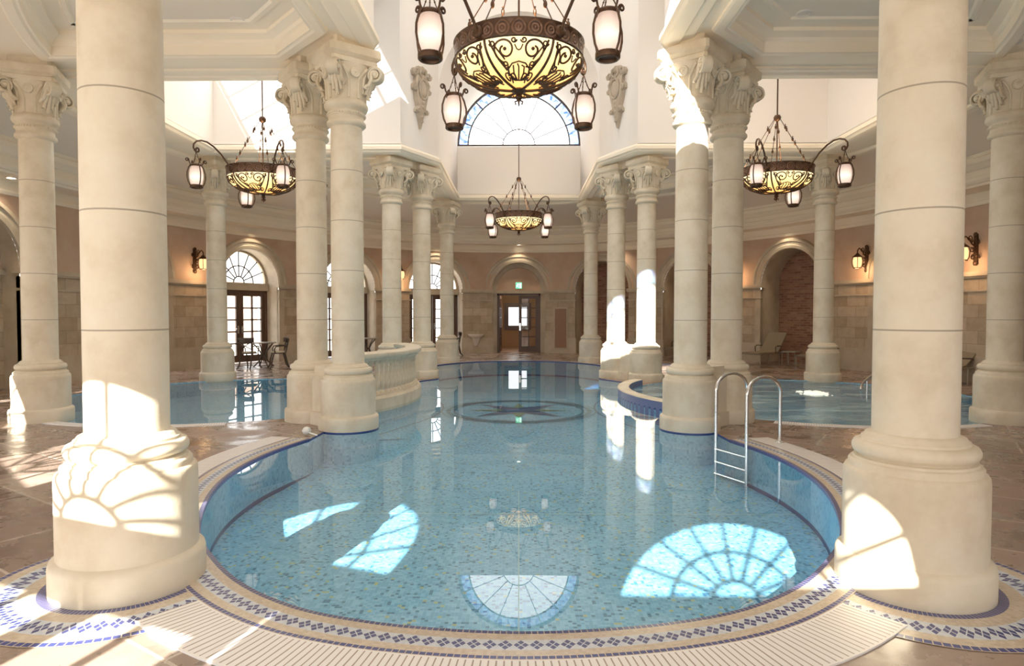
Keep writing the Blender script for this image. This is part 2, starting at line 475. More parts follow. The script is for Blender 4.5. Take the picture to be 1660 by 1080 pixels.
# compass star and its rings laid in the pool floor
st = MB(); zf = -.272
def star(mb, n, r1, r2, a0, z):
    pts = []
    for i in range(2 * n):
        r = r1 if i % 2 == 0 else r2; t = a0 + PI * i / n
        pts.append((r * cos(t), YC + r * sin(t)))
    mb.poly([pts], z)
star(st, 4, 1.12, .30, PI / 4, zf + .002); st.build('compass_star', 'mosaic_navy', pool_floor, smooth=False)
st = MB(); star(st, 4, .98, .22, 0, zf + .001); st.build('compass_star', 'mosaic_olive', pool_floor, smooth=False)
st = MB()
for r0, r1 in ((1.22, 1.26), (1.31, 1.40), (1.46, 1.49)):
    st.grid([[(r * cos(2 * PI * j / 72), YC + r * sin(2 * PI * j / 72), zf) for j in range(72)] for r in (r0, r1)], closed=True)
st.build('compass_ring', 'mosaic_teal', pool_floor, smooth=False)
st = MB()
for sx in (-1, 1):
    ar = [(sx * (SPX - 3.95 * cos(rad(a))), YC + 3.95 * sin(rad(a)), -.276 if abs(3.95 * sin(rad(a))) < 1.65 else depth(YC + 3.95 * sin(rad(a))) + .006) for a in range(-40, 41, 4)]
    ar2 = [(p[0] - sx * .035, p[1], p[2]) for p in ar]
    st.grid([ar, ar2])
for y0 in (9.75, 2 * YC - 9.75):
    st.grid([[(x, y0 + (1 if y0 < YC else -1) * .35 * (1 - (x / 2.3) ** 2), depth(y0) + .012) for x in [i * .23 - 2.3 for i in range(21)]], [(x, y0 + .05 + (1 if y0 < YC else -1) * .35 * (1 - (x / 2.3) ** 2), depth(y0) + .012) for x in [i * .23 - 2.3 for i in range(21)]]])
st.build('mosaic_line', 'mosaic_navy', pool_floor, smooth=False)
st = MB()
st.quad([(-.006, 3.2, -.496), (.006, 3.2, -.496), (.006, 7.6, -.496), (-.006, 7.6, -.496)])
st.quad([(-2.9, 6.70, -.496), (2.9, 6.70, -.496), (2.9, 6.722, -.496), (-2.9, 6.722, -.496)])
st.build('expansion_joint', 'joint_line', pool_floor, smooth=False)

# mosaic coping along the lobes
front_path = [(-p[0], p[1]) for p in LOBE[::-1]] + LOBE[1:]         # left -> front -> right ; outside is to the right of travel
back_path = [mirY(p) for p in front_path[::-1]]
for nm, pa in (('front', front_path), ('back', back_path)):
    c = MB(); c.sweep(pa, [(0.0, -.03), (0.0, .006), (-.005, .008), (-.27, .008), (-.272, 0)], closed=False)
    # uv v must run across the flat face only
    me = c.mesh('trim_coping_' + nm, ['coping_mosaic'])
    o = struct(obj('trim_coping_' + nm, me))
    uvl = me.uv_layers[0].data
    P = front_path if nm == 'front' else back_path
    for poly in me.polygons:
        for li in poly.loop_indices:
            q = uvl[li].uv
            q.y = {0: 0.0, 1: 0.0, 2: 0.02, 3: 1.0, 4: 1.0}[round(q.y * 4)]

def trim_path(pa, keep):
    return [p for p in pa if keep(p)]
def grate(pa, label, w0=.275, w1=.60, name='drain_grate'):
    g = MB(); g.sweep(pa, [(-w0, .0), (-w0, .010), (-w1, .010), (-w1, 0)], closed=False)
    me = g.mesh(name, ['grate_white'])
    for poly in me.polygons:
        for li in poly.loop_indices:
            q = me.uv_layers[0].data[li].uv; q.y = {0: 0.0, 1: 0.0, 2: 1.0, 3: 1.0}[round(q.y * 3)]
    return tag(obj(name, me), label, 'drain grate')
dense = front_path
grate([p for p in dense if abs(p[0]) < 1.68 and p[1] < 4.5], 'white slatted drain grate along the pool front between the two nearest columns')
grate([p for p in dense if p[0] < -2.3 and p[1] > 5.0], 'white slatted drain grate on the pool edge near the still side pool', .275, .55)
grate([p for p in dense if p[0] > 2.3 and p[1] > 5.0], 'white slatted drain grate on the pool edge by the steel ladder', .275, .55)
for sx, lb in ((-1, 'curved white drain grate round the still side pool with the balustrade'), (1, 'curved pinkish white drain grate round the bubbling side pool')):
    pts = [(sx * SPX + 3.3 * cos(rad(a)) * 1, YC + 3.3 * sin(rad(a))) for a in range(-120, -66, 3)]
    if sx > 0: pts = [(SPX + 3.3 * cos(rad(a)), YC + 3.3 * sin(rad(a))) for a in range(-120, -66, 3)]
    grate(pts, lb, .02, .20)

# mosaic rings round the feet of the front columns
for sx, nm in ((-1, 'left'), (1, 'right')):
    rr = MB(); pts = [(.80 - .37 * i, .004 - .001 * 0) for i in (0, 1)]
    def outside(x, y):
        x = abs(x); c = False; P_ = [(-p[0], p[1]) for p in LOBE[::-1]] + LOBE[1:]
        for (xa, ya), (xb, yb) in zip(P_, P_[1:] + P_[:1]):
            if (ya > y) != (yb > y) and x < (xb - xa) * (y - ya) / (yb - ya) + xa: c = not c
        return not c
    NR, NA = 12, 216
    for j in range(NA):
        for i in range(NR):
            ra, rb_ = .80 - .385 * i / NR, .80 - .385 * (i + 1) / NR
            ta, tb = 2 * PI * j / NA, 2 * PI * (j + 1) / NA
            pp = [(sx * 2.33 + r * cos(t), 3.82 + r * sin(t), .004) for r, t in ((ra, ta), (ra, tb), (rb_, tb), (rb_, ta))]
            if all(outside(p[0], p[1]) for p in pp):
                rr.quad(pp, [(t / (2 * PI) * 3.816, 1 - (.80 - r) / .385) for r, t in ((ra, ta), (ra, tb), (rb_, tb), (rb_, ta))])
    struct(rr.build('trim_column_ring_' + nm, 'coping_mosaic', smooth=False, flat_up=True))

# spa rim (raised, blue tiled) and balustrade plinth follow the same arc
rim_path = arcpts(SPX, YC, SPR, 214, 146, 30)
sp = MB(); sp.sweep(rim_path, [(0.0, -.3), (0.0, .11), (.01, .12)], closed=False, mi=1)
sp.sweep(rim_path, [(.01, .12), (-.0, .135), (-.02, .14), (-.20, .14), (-.22, .13)], closed=False, mi=0)
sp.sweep(rim_path, [(-.22, .13), (-.22, -.3)], closed=False, mi=1)
struct(sp.build('trim_spa_edge', ['column_stone', 'rim_tile']))
fm = MB()
for i in range(40):
    a, r = random.uniform(0, 2 * PI), sqrt(random.random())
    fm.sphere((5.95 + .36 * r * cos(a), 13.05 + .42 * r * sin(a), -.012), random.uniform(.04, .12) * (1.2 - r), 10, 6, (1, 1.2, .5))
o = fm.build('water_foam', 'spa_foam_glow'); o['kind'] = 'stuff'; o['label'] = 'bright white foam bubbling up in the round side pool'; o['category'] = 'foam'

# ------------------------------------------------------------------ columns
def scroll_pts(cx, cz, r0, a0, turns, n=26, shrink=.85):
    return [(cx + r0 * (1 - shrink * i / n) * cos(a0 - 2 * PI * turns * i / n), cz + r0 * (1 - shrink * i / n) * sin(a0 - 2 * PI * turns * i / n)) for i in range(n + 1)]
def ribbon(mb, path, w, t, mat):
    """path in (r,z) radial plane, ribbon width w (tangential), thickness t"""
    n = len(path); rows = []
    for i, (r, z) in enumerate(path):
        a = path[max(0, i - 1)]; c = path[min(n - 1, i + 1)]
        dx, dz = c[0] - a[0], c[1] - a[1]; L = math.hypot(dx, dz) or 1
        nx, nz = -dz / L, dx / L
        ww = w[i] if isinstance(w, list) else w
        e = ww * .5
        sec = [(-e, -t / 2), (-e, t / 2), (-e * .55, t * .75), (0, t * .35), (e * .55, t * .75), (e, t / 2), (e, -t / 2)]
        rows.append([mat @ Vector((r + nx * q, p, z + nz * q)) for p, q in sec])
    b = mb.grid(rows, closed=True)
    k = 7
    mb.cap([b + j for j in range(k)]); mb.cap([b + (n - 1) * k + j for j in range(k)])

def capital_meshes():
    # ring mouldings + bell
    c = MB()
    c.lathe([(.212, 4.20), (.245, 4.215), (.264, 4.235), (.264, 4.265), (.245, 4.285), (.238, 4.30), (.238, 4.34)], 40)
    c.lathe([(.238, 4.34), (.250, 4.345), (.250, 4.395), (.240, 4.40), (.245, 4.42), (.280, 4.44), (.296, 4.47), (.296, 4.505), (.28, 4.535), (.255, 4.55), (.25, 4.56)], 40)
    c.lathe([(.25, 4.56), (.252, 4.66), (.258, 4.76), (.275, 4.86), (.31, 4.95), (.335, 4.99), (.335, 5.02)], 40, capt=True)
    for i in range(40):
        t = 2 * PI * i / 40
        c.sphere((.252 * cos(t), .252 * sin(t), 4.37), .018, 6, 4)
    # raised strips that rise beside each leaf and bend out to the scrolls
    for k in range(4):
        for s in (-1, 1):
            t0 = PI / 2 * k
            pts = []
            for i in range(9):
                f = i / 8
                th = t0 + s * (rad(15) + rad(15) * max(0, f - .55) ** 1.3 * 3.0)
                z = 4.56 + .40 * f
                r = .256 + .004 + max(0, f - .5) ** 2 * .33
                pts.append((r * cos(th), r * sin(th), z))
            c.tube(pts, .019, 6)
    cap = c.mesh('capital', ['column_stone'], ang=50)
    # abacus
    a = MB()
    def sq(h, ch=.03):
        return [(h - ch, -h), (h, -h + ch), (h, h - ch), (h - ch, h), (-h + ch, h), (-h, h - ch), (-h, -h + ch), (-h + ch, -h)]
    prof = [(.30, 5.0), (.325, 5.005), (.33, 5.06), (.315, 5.075), (.345, 5.10), (.365, 5.115), (.365, 5.20), (.355, 5.225), (.27, 5.23), (.26, 5.24), (.26, 5.345)]
    rows = [[(x, y, z) for x, y in sq(h)] for h, z in prof]
    b = a.grid(rows, closed=True); a.cap([b + j for j in range(8)][::-1])
    aba = a.mesh('abacus', ['column_stone'], ang=25)
    # corner volute with drooping leaf
    v = MB(); R = Matrix.Rotation(PI / 4, 4, 'Z')
    path = [(.262, 4.64), (.266, 4.74), (.278, 4.84), (.31, 4.925), (.365, 4.985), (.415, 4.998)]
    path += [(p[0], p[1]) for p in scroll_pts(.425, 4.895, .102, PI / 2 - .1, 1.6, 28, .8)][1:]
    ribbon(v, path, [.13 - .012 * min(i, 5) / 5 for i in range(len(path))], .030, R)
    for s in (-1, 1):
        v.sphere(tuple(R @ Vector((.425, s * .062, 4.895))), .034, 8, 6, (1, 1, 1))
        v.tube([R @ Vector((.425 + .088 * cos(q), s * .060, 4.895 + .088 * sin(q))) for q in [2 * PI * i / 18 for i in range(18)]], .017, 6, closed=True)
    # leaf tongues hanging below the scroll
    for y, zl, rl in ((0, 4.58, .29), (-.045, 4.64, .288), (.045, 4.64, .288), (-.082, 4.71, .285), (.082, 4.71, .285)):
        pts = [(.40 - abs(y) * .3, y * .6, 4.93), (.385, y * .9, 4.83), (.352, y, 4.75), (.325, y * 1.08, (zl + 4.78) / 2), (rl + .015, y * 1.15, zl), (rl + .05, y * 1.2, zl - .012)]
        v.tube([R @ Vector(p) for p in pts], [.020, .025, .026, .024, .026, .012], 7)
    vol = v.mesh('volute', ['column_stone'], ang=60)
    r = MB()
    r.sphere((.296, 0, 4.885), .06, 12, 8, (.5, 1, 1))
    r.tube([(.306, .056 * cos(q), 4.885 + .056 * sin(q)) for q in [2 * PI * i / 16 for i in range(16)]], .016, 6, closed=True)
    r.sphere((.326, 0, 4.885), .018, 8, 6)
    ros = r.mesh('rosette', ['column_stone'], ang=60)
    return cap, aba, vol, ros
capM, abaM, volM, rosM = capital_meshes()
s_ = MB()
zs = [.885, .90, 1.5, 2.19, 2.88, 3.57, 4.21]
s_.lathe([(.230, .875), (.2235, .91), (.2235, 1.6), (.222, 2.4), (.219, 3.2), (.215, 4.0), (.213, 4.22)], 48)
shaftM = s_.mesh('shaft', ['shaft_stone'])
b_ = MB()
b_.lathe([(.35, .69), (.346, .70), (.346, .722), (.336, .735), (.322, .738), (.318, .752), (.295, .757), (.297, .765), (.318, .775), (.328, .795), (.328, .815), (.316, .838), (.296, .848), (.280, .85), (.280, .865), (.266, .872), (.258, .888), (.240, .897), (.220, .905)], 48)
baseM = b_.mesh('base', ['column_stone'], ang=60)
p_ = MB(); p_.lathe([(.374, .19), (.374, .64), (.371, .67), (.36, .69), (.33, .70)], 48)
plinthM = p_.mesh('plinth', ['column_stone'], ang=60)
f_ = MB(); f_.lathe([(.40, -.03), (.412, 0), (.412, .155), (.405, .18), (.385, .192), (.372, .20)], 48)
footM = f_.mesh('foot', ['column_stone'], ang=60)

def make_column(label, loc, rz, group=None):
    t = thing('stone_column', label, 'column', loc, rz, group)
    obj('shaft', shaftM, t); obj('base', baseM, t)
    p = obj('plinth', plinthM, t); obj('foot', footM, p)
    c = obj('capital', capM, t, loc=(0, 0, -.055)); obj('abacus', abaM, c)
    for k in range(4):
        obj('volute', volM, c, rz=PI / 2 * k); obj('rosette', rosM, c, rz=PI / 2 * k)
    return t
cols = [
    (-2.33, 3.82, 15, 'huge cream stone column nearest the camera with window shaped sun patches on its base'),
    (2.33, 3.82, -15, 'huge cream stone column nearest the camera with one round sun patch on its plinth'),
    (-2.38, 9.0, 38, 'cream column standing in the water at the near end of the balustrade'),
    (-3.1, 9.7, 38, 'cream column joined to the back of the one at the near end of the balustrade'),
    (2.38, 9.0, -38, 'cream column with sunlit capital standing in the pool next to the steel ladder'),
    (3.1, 9.7, -38, 'cream column joined behind the one next to the ladder, beside the bubbling pool'),
    (-2.41, 16.1, -38, 'slim cream column standing in the pool at the far end of the balustrade'),
    (-3.0, 15.3, -38, 'slim cream column rising behind the balustrade at its far end'),
    (2.41, 16.1, 38, 'sunlit white column standing in the pool, inner one of the bright pair'),
    (3.0, 15.3, 38, 'sunlit white column of the bright pair standing against the blue tiled pool rim'),
    (-7.15, 9.6, 21, 'cream column by the outer wall with a sunlit patch just above its base'),
    (7.15, 9.6, -21, 'shaded grey cream column at the extreme right edge of the picture'),
    (-7.25, 15.5, -21, 'cream column beyond the still side pool, beside the glazed doors with chairs'),
    (7.25, 15.5, 21, 'cream column beyond the bubbling pool in front of the brick alcove'),
    (-2.33, 21.0, -16, 'farthest slim cream column, beside the wall hung basin'),
    (2.33, 21.0, 16, 'farthest slim cream column, beside the wooden wall panel'),
]
for x, y, r, lb in cols:
    t = make_column(lb, (x, y, 0), rad(r))
    if (abs(x), y) in ((2.38, 9.0), (2.41, 16.1)):
        # web of plinth joining the pair
        px, py = [(q[0], q[1]) for q in cols if q[0] * x > 0 and abs(abs(q[0]) - 3.05) < .1 and abs(q[1] - y) < 1.2][0]
        d = Vector((px - x, py - y)); ang = math.atan2(d.y, d.x) - rad(r); L = d.length
        web = MB(); mt = Matrix.Rotation(ang, 4, 'Z')
        web.box((.3, -.19, .19), (L - .33, .19, .695), mat=mt)
        web.box((.3, -.24, -.03), (L - .35, .24, .19), mat=mt)
        web.box((.26, -.13, .695), (L - .27, .13, .84), mat=mt)
        web.build('plinth_link', 'column_stone', t, smooth=False)
        web = MB(); web.box((.27, -.2, 5.06), (L - .27, .2, 5.29), mat=mt)
        web.build('abacus_link', 'column_stone', t, smooth=False)

# ------------------------------------------------------------------ balustrade
bal = thing('balustrade', 'curved cream stone balustrade between the still side pool and the main pool', 'balustrade')
bp = [(-p[0], p[1]) for p in arcpts(SPX, YC, SPR, 214, 147, 40)][::-1]     # runs along the pool edge
r1 = MB(); r1.sweep(bp, [(0.022, -.06), (0.022, .16), (-.0, .19), (-.04, .20), (-.04, .235), (-.21, .235), (-.21, .20), (-.24, .19), (-.25, .16), (-.25, -.10)][::1], closed=False)
r1.build('base_rail', 'column_stone', bal)
r1 = MB(); r1.sweep(bp, [(-.05, .80), (-.03, .80), (-.02, .83), (.02, .85), (.035, .88), (.03, .925), (.0, .945), (-.25, .945), (-.28, .925), (-.285, .88), (-.27, .85), (-.23, .83), (-.22, .80), (-.05, .80)], closed=False)
r1.build('hand_rail', 'column_stone', bal)
bm_ = MB()
bm_.lathe([(.052, .235), (.052, .262), (.040, .268), (.030, .285), (.034, .30), (.052, .345), (.060, .40), (.054, .46), (.038, .54), (.028, .61), (.026, .65), (.036, .665), (.036, .68), (.028, .69), (.032, .735), (.048, .755), (.052, .77), (.052, .805)], 14)
balM = bm_.mesh('baluster', ['column_stone'], ang=50)
nb = 26
for i in range(nb):
    a = rad(211 + (150 - 211) * i / (nb - 1)); rr_ = SPR - .125
    obj('baluster', balM, bal, loc=(-(SPX + rr_ * cos(a)), YC + rr_ * sin(a), 0), rz=-a)

# ------------------------------------------------------------------ ceiling
ZS = 5.29
cross = [(1.97, 16.0), (1.97, 20.9), (-1.97, 20.9), (-1.97, 16.0), (-2.67, 14.7), (-6.9, 14.7), (-6.9, 10.2), (-2.67, 10.2), (-1.97, 8.9), (-1.97, 4.0), (1.97, 4.0), (1.97, 8.9), (2.67, 10.2), (6.9, 10.2), (6.9, 14.7), (2.67, 14.7)]
# quadrant tray (recessed coffer): front-left, then mirrored
def tray_poly():
    pts = [(-2.7, 8.45), (-3.45, 9.25)]
    a, b = 7.2, 8.3
    x0 = -a * sqrt(1 - ((9.25 - YC) / b) ** 2)
    pts.append((x0, 9.25))
    t0 = math.atan2((9.25 - YC) / b, x0 / a); 
    yb = -b * sqrt(1 - (2.7 / a) ** 2); t1 = math.atan2(yb / b, -2.7 / a)
    if t0 < 0: t0 += 2 * PI
    if t1 < 0: t1 += 2 * PI
    for i in range(1, 13):
        t = t0 + (t1 - t0) * i / 12; pts.append((a * cos(t), YC + b * sin(t)))
    return pts          # CCW
T0 = tray_poly()
def ccw(p):
    A = sum(p[i][0] * p[(i + 1) % len(p)][1] - p[(i + 1) % len(p)][0] * p[i][1] for i in range(len(p)))
    return p if A > 0 else p[::-1]
trays = [ccw(T0), ccw([(-x, y) for x, y in T0]), ccw([mirY(p) for p in T0]), ccw([(-x, 2 * YC - y) for x, y in T0])]
ce = MB(); ce.poly([ellipse(8.15, 9.45, 96), cross] + trays, ZS)
struct(ce.build('ceiling_soffit', 'ceiling_plaster', smooth=False))
for i, tp in enumerate(trays):
    t = MB()
    t.sweep(tp, [(-.20, ZS), (-.20, ZS - .035), (-.17, ZS - .05), (-.06, ZS - .05), (-.03, ZS - .03), (0, ZS - .03), (0, ZS + .10), (.03, ZS + .12), (.05, ZS + .16), (.12, ZS + .20), (.15, ZS + .21), (.15, ZS + .26), (.34, ZS + .26), (.36, ZS + .24), (.42, ZS + .24), (.45, ZS + .27)])
    struct(t.build('trim_coffer_%d' % (i + 1), 'ceiling_plaster', ang=25))
    t = MB(); t.poly([tp], ZS + .268); struct(t.build('ceiling_coffer_%d' % (i + 1), 'cove_plaster', smooth=False))
ev = MB(); ev.sweep(cross, [(-.36, ZS), (-.36, ZS - .03), (-.33, ZS - .045), (-.20, ZS - .045), (-.18, ZS - .07), (-.05, ZS - .075), (.0, ZS - .055), (.03, ZS - .02), (.07, ZS - .005), (.07, ZS + .06), (.04, ZS + .075), (.02, ZS + .11), (0, ZS + .12), (0, ZS + .13)])
struct(ev.build('trim_eave', 'ceiling_plaster', ang=25))
# ambulatory cove out to the wall cornice
av = MB(); rows = []
N_ = 120
for k in range(11):
    f = k / 10
    a = 8.15 + (WA - .80 - 8.15) * f; b = 9.45 + (WB - .80 - 9.45) * f
    z = ZS - .335 * (1 - cos(f * PI / 2)) if k else ZS
    rows.append([(*ell(a, b, 2 * PI * j / N_), z) for j in range(N_)])
av.grid(rows, closed=True); struct(av.build('ceiling_ambulatory', 'cove_plaster'))
rb = MB(); rb.sweep(ellipse(8.15, 9.45, 96), [(.16, ZS), (.16, ZS - .05), (.12, ZS - .07), (-.05, ZS - .07), (-.10, ZS - .04), (-.10, ZS + .01)])
struct(rb.build('trim_ring_beam', 'ceiling_plaster', ang=25))
# light wells and tower
wl = MB(); Z0 = ZS + .12
def vwall(a, b, z0, z1, mb=wl):
    mb.quad([(a[0], a[1], z0), (b[0], b[1], z0), (b[0], b[1], z1), (a[0], a[1], z1)])
SPZ, BR, LUN = 6.98, 1.97, 22.4
ZT = 11.5
# chamfers
for a, b in (((-1.97, 16.0), (-2.67, 14.7)), ((1.97, 16.0), (2.67, 14.7)), ((-2.67, 10.2), (-1.97, 8.9)), ((2.67, 10.2), (1.97, 8.9))): vwall(a, b, Z0, ZT)
# far and near arms: side walls, end wall up to the lunette sill, barrel vault, spandrel
for ya, yb, yl, zc in ((16.0, 20.9, LUN, 7.33), (8.9, 4.0, 2 * YC - LUN, 6.60)):
    for x in (-1.97, 1.97):
        vwall((x, ya), (x, yb), Z0, SPZ)
        wl.quad([(x, yb, SPZ - .8), (x * 1.105, yl, SPZ - .8), (x * 1.105, yl, zc), (x, yb, SPZ)])
    vwall((-1.97, yb), (1.97, yb), Z0, zc - .40)
    wl.quad([(-1.97, yb, zc - .40), (1.97, yb, zc - .40), (2.2, yl, zc), (-2.2, yl, zc)])
    r0 = [(BR * cos(PI * i / 32), ya, SPZ + BR * sin(PI * i / 32)) for i in range(33)]
    r1 = [(BR * cos(PI * i / 32), yb, SPZ + BR * sin(PI * i / 32)) for i in range(33)]
    r2 = [(2.18 * cos(PI * i / 32), yl, zc + 2.18 * sin(PI * i / 32)) for i in range(33)]
    wl.grid([r0, r1, r2])
    for i in range(32):
        p, q = r0[i], r0[i + 1]
        wl.quad([p, q, (q[0], ya, ZT), (p[0], ya, ZT)])
# side arms
for sx in (-1, 1):
    xi, xo = sx * 2.67, sx * 6.9
    for y in (10.2, 14.7):
        wl.quad([(xi, y, Z0), (xo, y, Z0), (xo, y, 7.0), (xi, y, 9.2)])
    vwall((xo, 10.2), (xo, 14.7), Z0, 7.0)
    wl.quad([(xi, 10.2, 9.2), (xi, 14.7, 9.2), (xi, 14.7, ZT), (xi, 10.2, ZT)])
    if sx > 0:
        wl.quad([(xi, 10.2, 9.2), (xo, 10.2, 7.0), (xo, 14.7, 7.0), (xi, 14.7, 9.2)])
wl.poly([[(1.97, 16.0), (-1.97, 16.0), (-2.67, 14.7), (-2.67, 10.2), (-1.97, 8.9), (1.97, 8.9), (2.67, 10.2), (2.67, 14.7)]], ZT)
struct(wl.build('wall_tower', 'white_plaster', ang=20, weld=True))
# glazed roof of the left arm
sk = MB()
for y in (10.2, 11.3, 12.4, 13.5, 14.6): sk.quad([(-2.67, y, 9.2), (-6.9, y, 7.0), (-6.9, y + .08, 7.0), (-2.67, y + .08, 9.2)])
for f in (.0, .33, .66, .98):
    xa, za = -2.67 - 4.23 * f, 9.2 - 2.2 * f
    sk.quad([(xa, 10.2, za - .01), (xa - .08, 10.2, za - .05), (xa - .08, 14.7, za - .05), (xa, 14.7, za - .01)])
sk.quad([(-2.67, 10.2, 9.2), (-3.7, 10.2, 8.664), (-3.7, 14.7, 8.664), (-2.67, 14.7, 9.2)])  # opaque strip added out of view to keep sun off the far wall
skf = struct(sk.build('window_skylight', 'white_plaster', smooth=False))
sk = MB(); sk.quad([(-2.67, 10.2, 9.25), (-6.9, 10.2, 7.05), (-6.9, 14.7, 7.05), (-2.67, 14.7, 9.25)]); sk.build('pane', 'tinted_glass', skf, smooth=False)
# lunettes
def lunette(name, y, flip, zc):
    R0 = 2.16
    f = MB()
    def arc(r, n=40): return [(r * cos(PI * i / n), y, zc + r * sin(PI * i / n)) for i in range(n + 1)]
    f.grid([arc(R0 + .04), [(p[0], p[1] - .06 * flip, p[2]) for p in arc(R0 + .02)], [(p[0], p[1] - .06 * flip, p[2]) for p in arc(R0 - .11)], arc(R0 - .12)])
    f.box((-R0, y - .04, zc - .03), (R0, y + .04, zc + .03))
    f.tube(arc(1.74), .028, 6); f.tube(arc(.55), .018, 6)
    for i in range(1, 8):
        a = PI * i / 8
        f.tube([(.55 * cos(a), y, zc + .55 * sin(a)), (1.74 * cos(a), y, zc + 1.74 * sin(a))], .015, 5)
        f.tube([(1.74 * cos(a), y, zc + 1.74 * sin(a)), (R0 * cos(a), y, zc + R0 * sin(a))], .026, 5)
    o = struct(f.build(name, 'dark_metal'))
    g = MB(); g.grid([[(r * cos(PI * i / 40), y + .005, zc + r * sin(PI * i / 40)) for i in range(41)] for r in (1.74, R0)], uvs=lambda i, j: (j / 40, float(i)))
    g.build('stained_glass', 'stained_glass', o, smooth=False)
    g = MB(); c = [(1.74 * cos(PI * i / 40), y + .005, zc + 1.74 * sin(PI * i / 40)) for i in range(41)]; g.quad(c)
    g.build('pane', 'frost_pane', o, smooth=False)
lunette('window_lunette_far', LUN, 1, 7.35); lunette('window_lunette_near', 2 * YC - LUN, -1, 6.62)
# carved cartouches on the far chamfers
def cartouche(sx, label):
    c = MB()
    outline = [(0, .70), (.10, .69), (.16, .62), (.27, .60), (.32, .52), (.28, .44), (.20, .43), (.21, .30), (.30, .22), (.30, .12), (.22, .08), (.20, -.08), (.14, -.24), (.20, -.32), (.20, -.38), (.12, -.40), (.07, -.52), (0, -.74)]
    poly = [(x, z) for x, z in outline] + [(-x, z) for x, z in outline[::-1][1:-1]]
    n = len(poly)
    inner = [(x * .82, z * .9) for x, z in poly]
    rows = [[(x, 0, z) for x, z in poly], [(x, -.07, z) for x, z in poly], [(x, -.10, z) for x, z in inner], [(x * .5, -.13, z * .6) for x, z in poly]]
    b = c.grid(rows, closed=True); c.cap([b + 3 * n + j for j in range(n)])
    # shield rim, scrolls, crest and leaf drops
    c.tube([(.15 * cos(t), -.14, .16 + .22 * sin(t)) for t in [2 * PI * i / 24 for i in range(24)]], .025, 6, closed=True)
    c.sphere((0, -.13, .16), .13, 10, 8, (1, .4, 1.5))
    for s in (-1, 1):
        for cx, cz, r in ((.25, .53, .09), (.24, .17, .075), (.15, -.33, .06)):
            c.tube([(s * p[0], -.12, p[1]) for p in scroll_pts(cx, cz, r, .3, 1.5, 22, .8)], .022, 6)
        c.tube([(s * .2, -.1, .42), (s * .23, -.13, .30), (s * .22, -.12, .2), (s * .17, -.11, 0), (s * .11, -.11, -.25)], [.02, .035, .03, .03, .02], 6)
        c.tube([(s * .03, -.1, .66), (s * .09, -.14, .60), (s * .12, -.13, .50), (s * .05, -.13, .42)], [.03, .04, .035, .02], 6)
    c.sphere((0, -.11, .60), .075, 10, 8, (1, .7, 1.3))
    for i in range(5): c.sphere((0, -.11, -.14 - .11 * i), .07 - .009 * i, 8, 6, (1.1, .6, .9))
    d = Vector((.7, 1.3)).normalized()
    # local +x runs along the chamfer, local -y faces the hall
    loc = (sx * 2.345, 15.30, 6.65)
    o = tag(c.build('wall_cartouche', 'trim_stone_light', ang=50), label, 'wall carving')
    o.location = loc
    o.rotation_euler = (0, 0, -sx * math.atan2(.88, .474))
    return o
stone('trim_stone_light', (.36, .29, .21), (.46, .38, .29), (.54, .46, .36))
cartouche(-1, 'carved grey stone cartouche on the white wall above the balustrade side columns')
cartouche(1, 'carved grey stone cartouche on the white wall above the bright sunlit column pair')

# ------------------------------------------------------------------ outer wall: 20 bays, arched
NT = 4000
tabS = [0.0]
prev = ell(WA, WB, 0)
for i in range(1, NT + 1):
    q = ell(WA, WB, 2 * PI * i / NT); tabS.append(tabS[-1] + math.dist(prev, q)); prev = q
TOT = tabS[-1]
import bisect
def S_of(t):
    k = (t % (2 * PI)) / (2 * PI) * NT; i = int(k); f = k - i
    base = tabS[i] + (tabS[min(i + 1, NT)] - tabS[i]) * f
    return base + TOT * math.floor(t / (2 * PI))
def t_of(s):
    w = math.floor(s / TOT); s -= w * TOT
    i = max(0, min(NT - 1, bisect.bisect_right(tabS, s) - 1))
    f = (s - tabS[i]) / (tabS[i + 1] - tabS[i])
    return 2 * PI * (i + f) / NT + 2 * PI * w
def wallpt(s, out=0.0):
    t = t_of(s); x, y = ell(WA, WB, t)
    nx, ny = sin(t) / WA, cos(t) / WB; L = math.hypot(nx, ny)
    return x + out * nx / L, y + out * ny / L
def frame(t, out=0.0):
    """matrix: local x along the wall (increasing angle), local y outward, z up"""
    x, y = ell(WA, WB, t); nx, ny = sin(t) / WA, cos(t) / WB; L = math.hypot(nx, ny); nx /= L; ny /= L
    return Matrix(((ny, nx, 0, x + nx * out), (-nx, ny, 0, y + ny * out), (0, 0, 1, 0), (0, 0, 0, 1)))
AR, AO, SPR_Z, WTOP, CAPZ = 1.07, 1.40, 2.55, 4.34, 2.47
def bay_kind(k):
    if k == 0: return 'far'
    if k in (10, -10): return 'french'
    if k == -5: return 'blind'
    return 'french' if k < 0 else 'alcove'
def side(k):
    a = abs(k) * 18
    if a <= 27: return 'back'
    if a >= 153: return 'front'
    return 'left' if k < 0 else 'right'
walls = {n: MB() for n in ('back', 'left', 'right', 'front')}
revs = {n: MB() for n in walls}; dados = {n: MB() for n in walls}; archs = {n: MB() for n in walls}
ks = list(range(-9, 11))
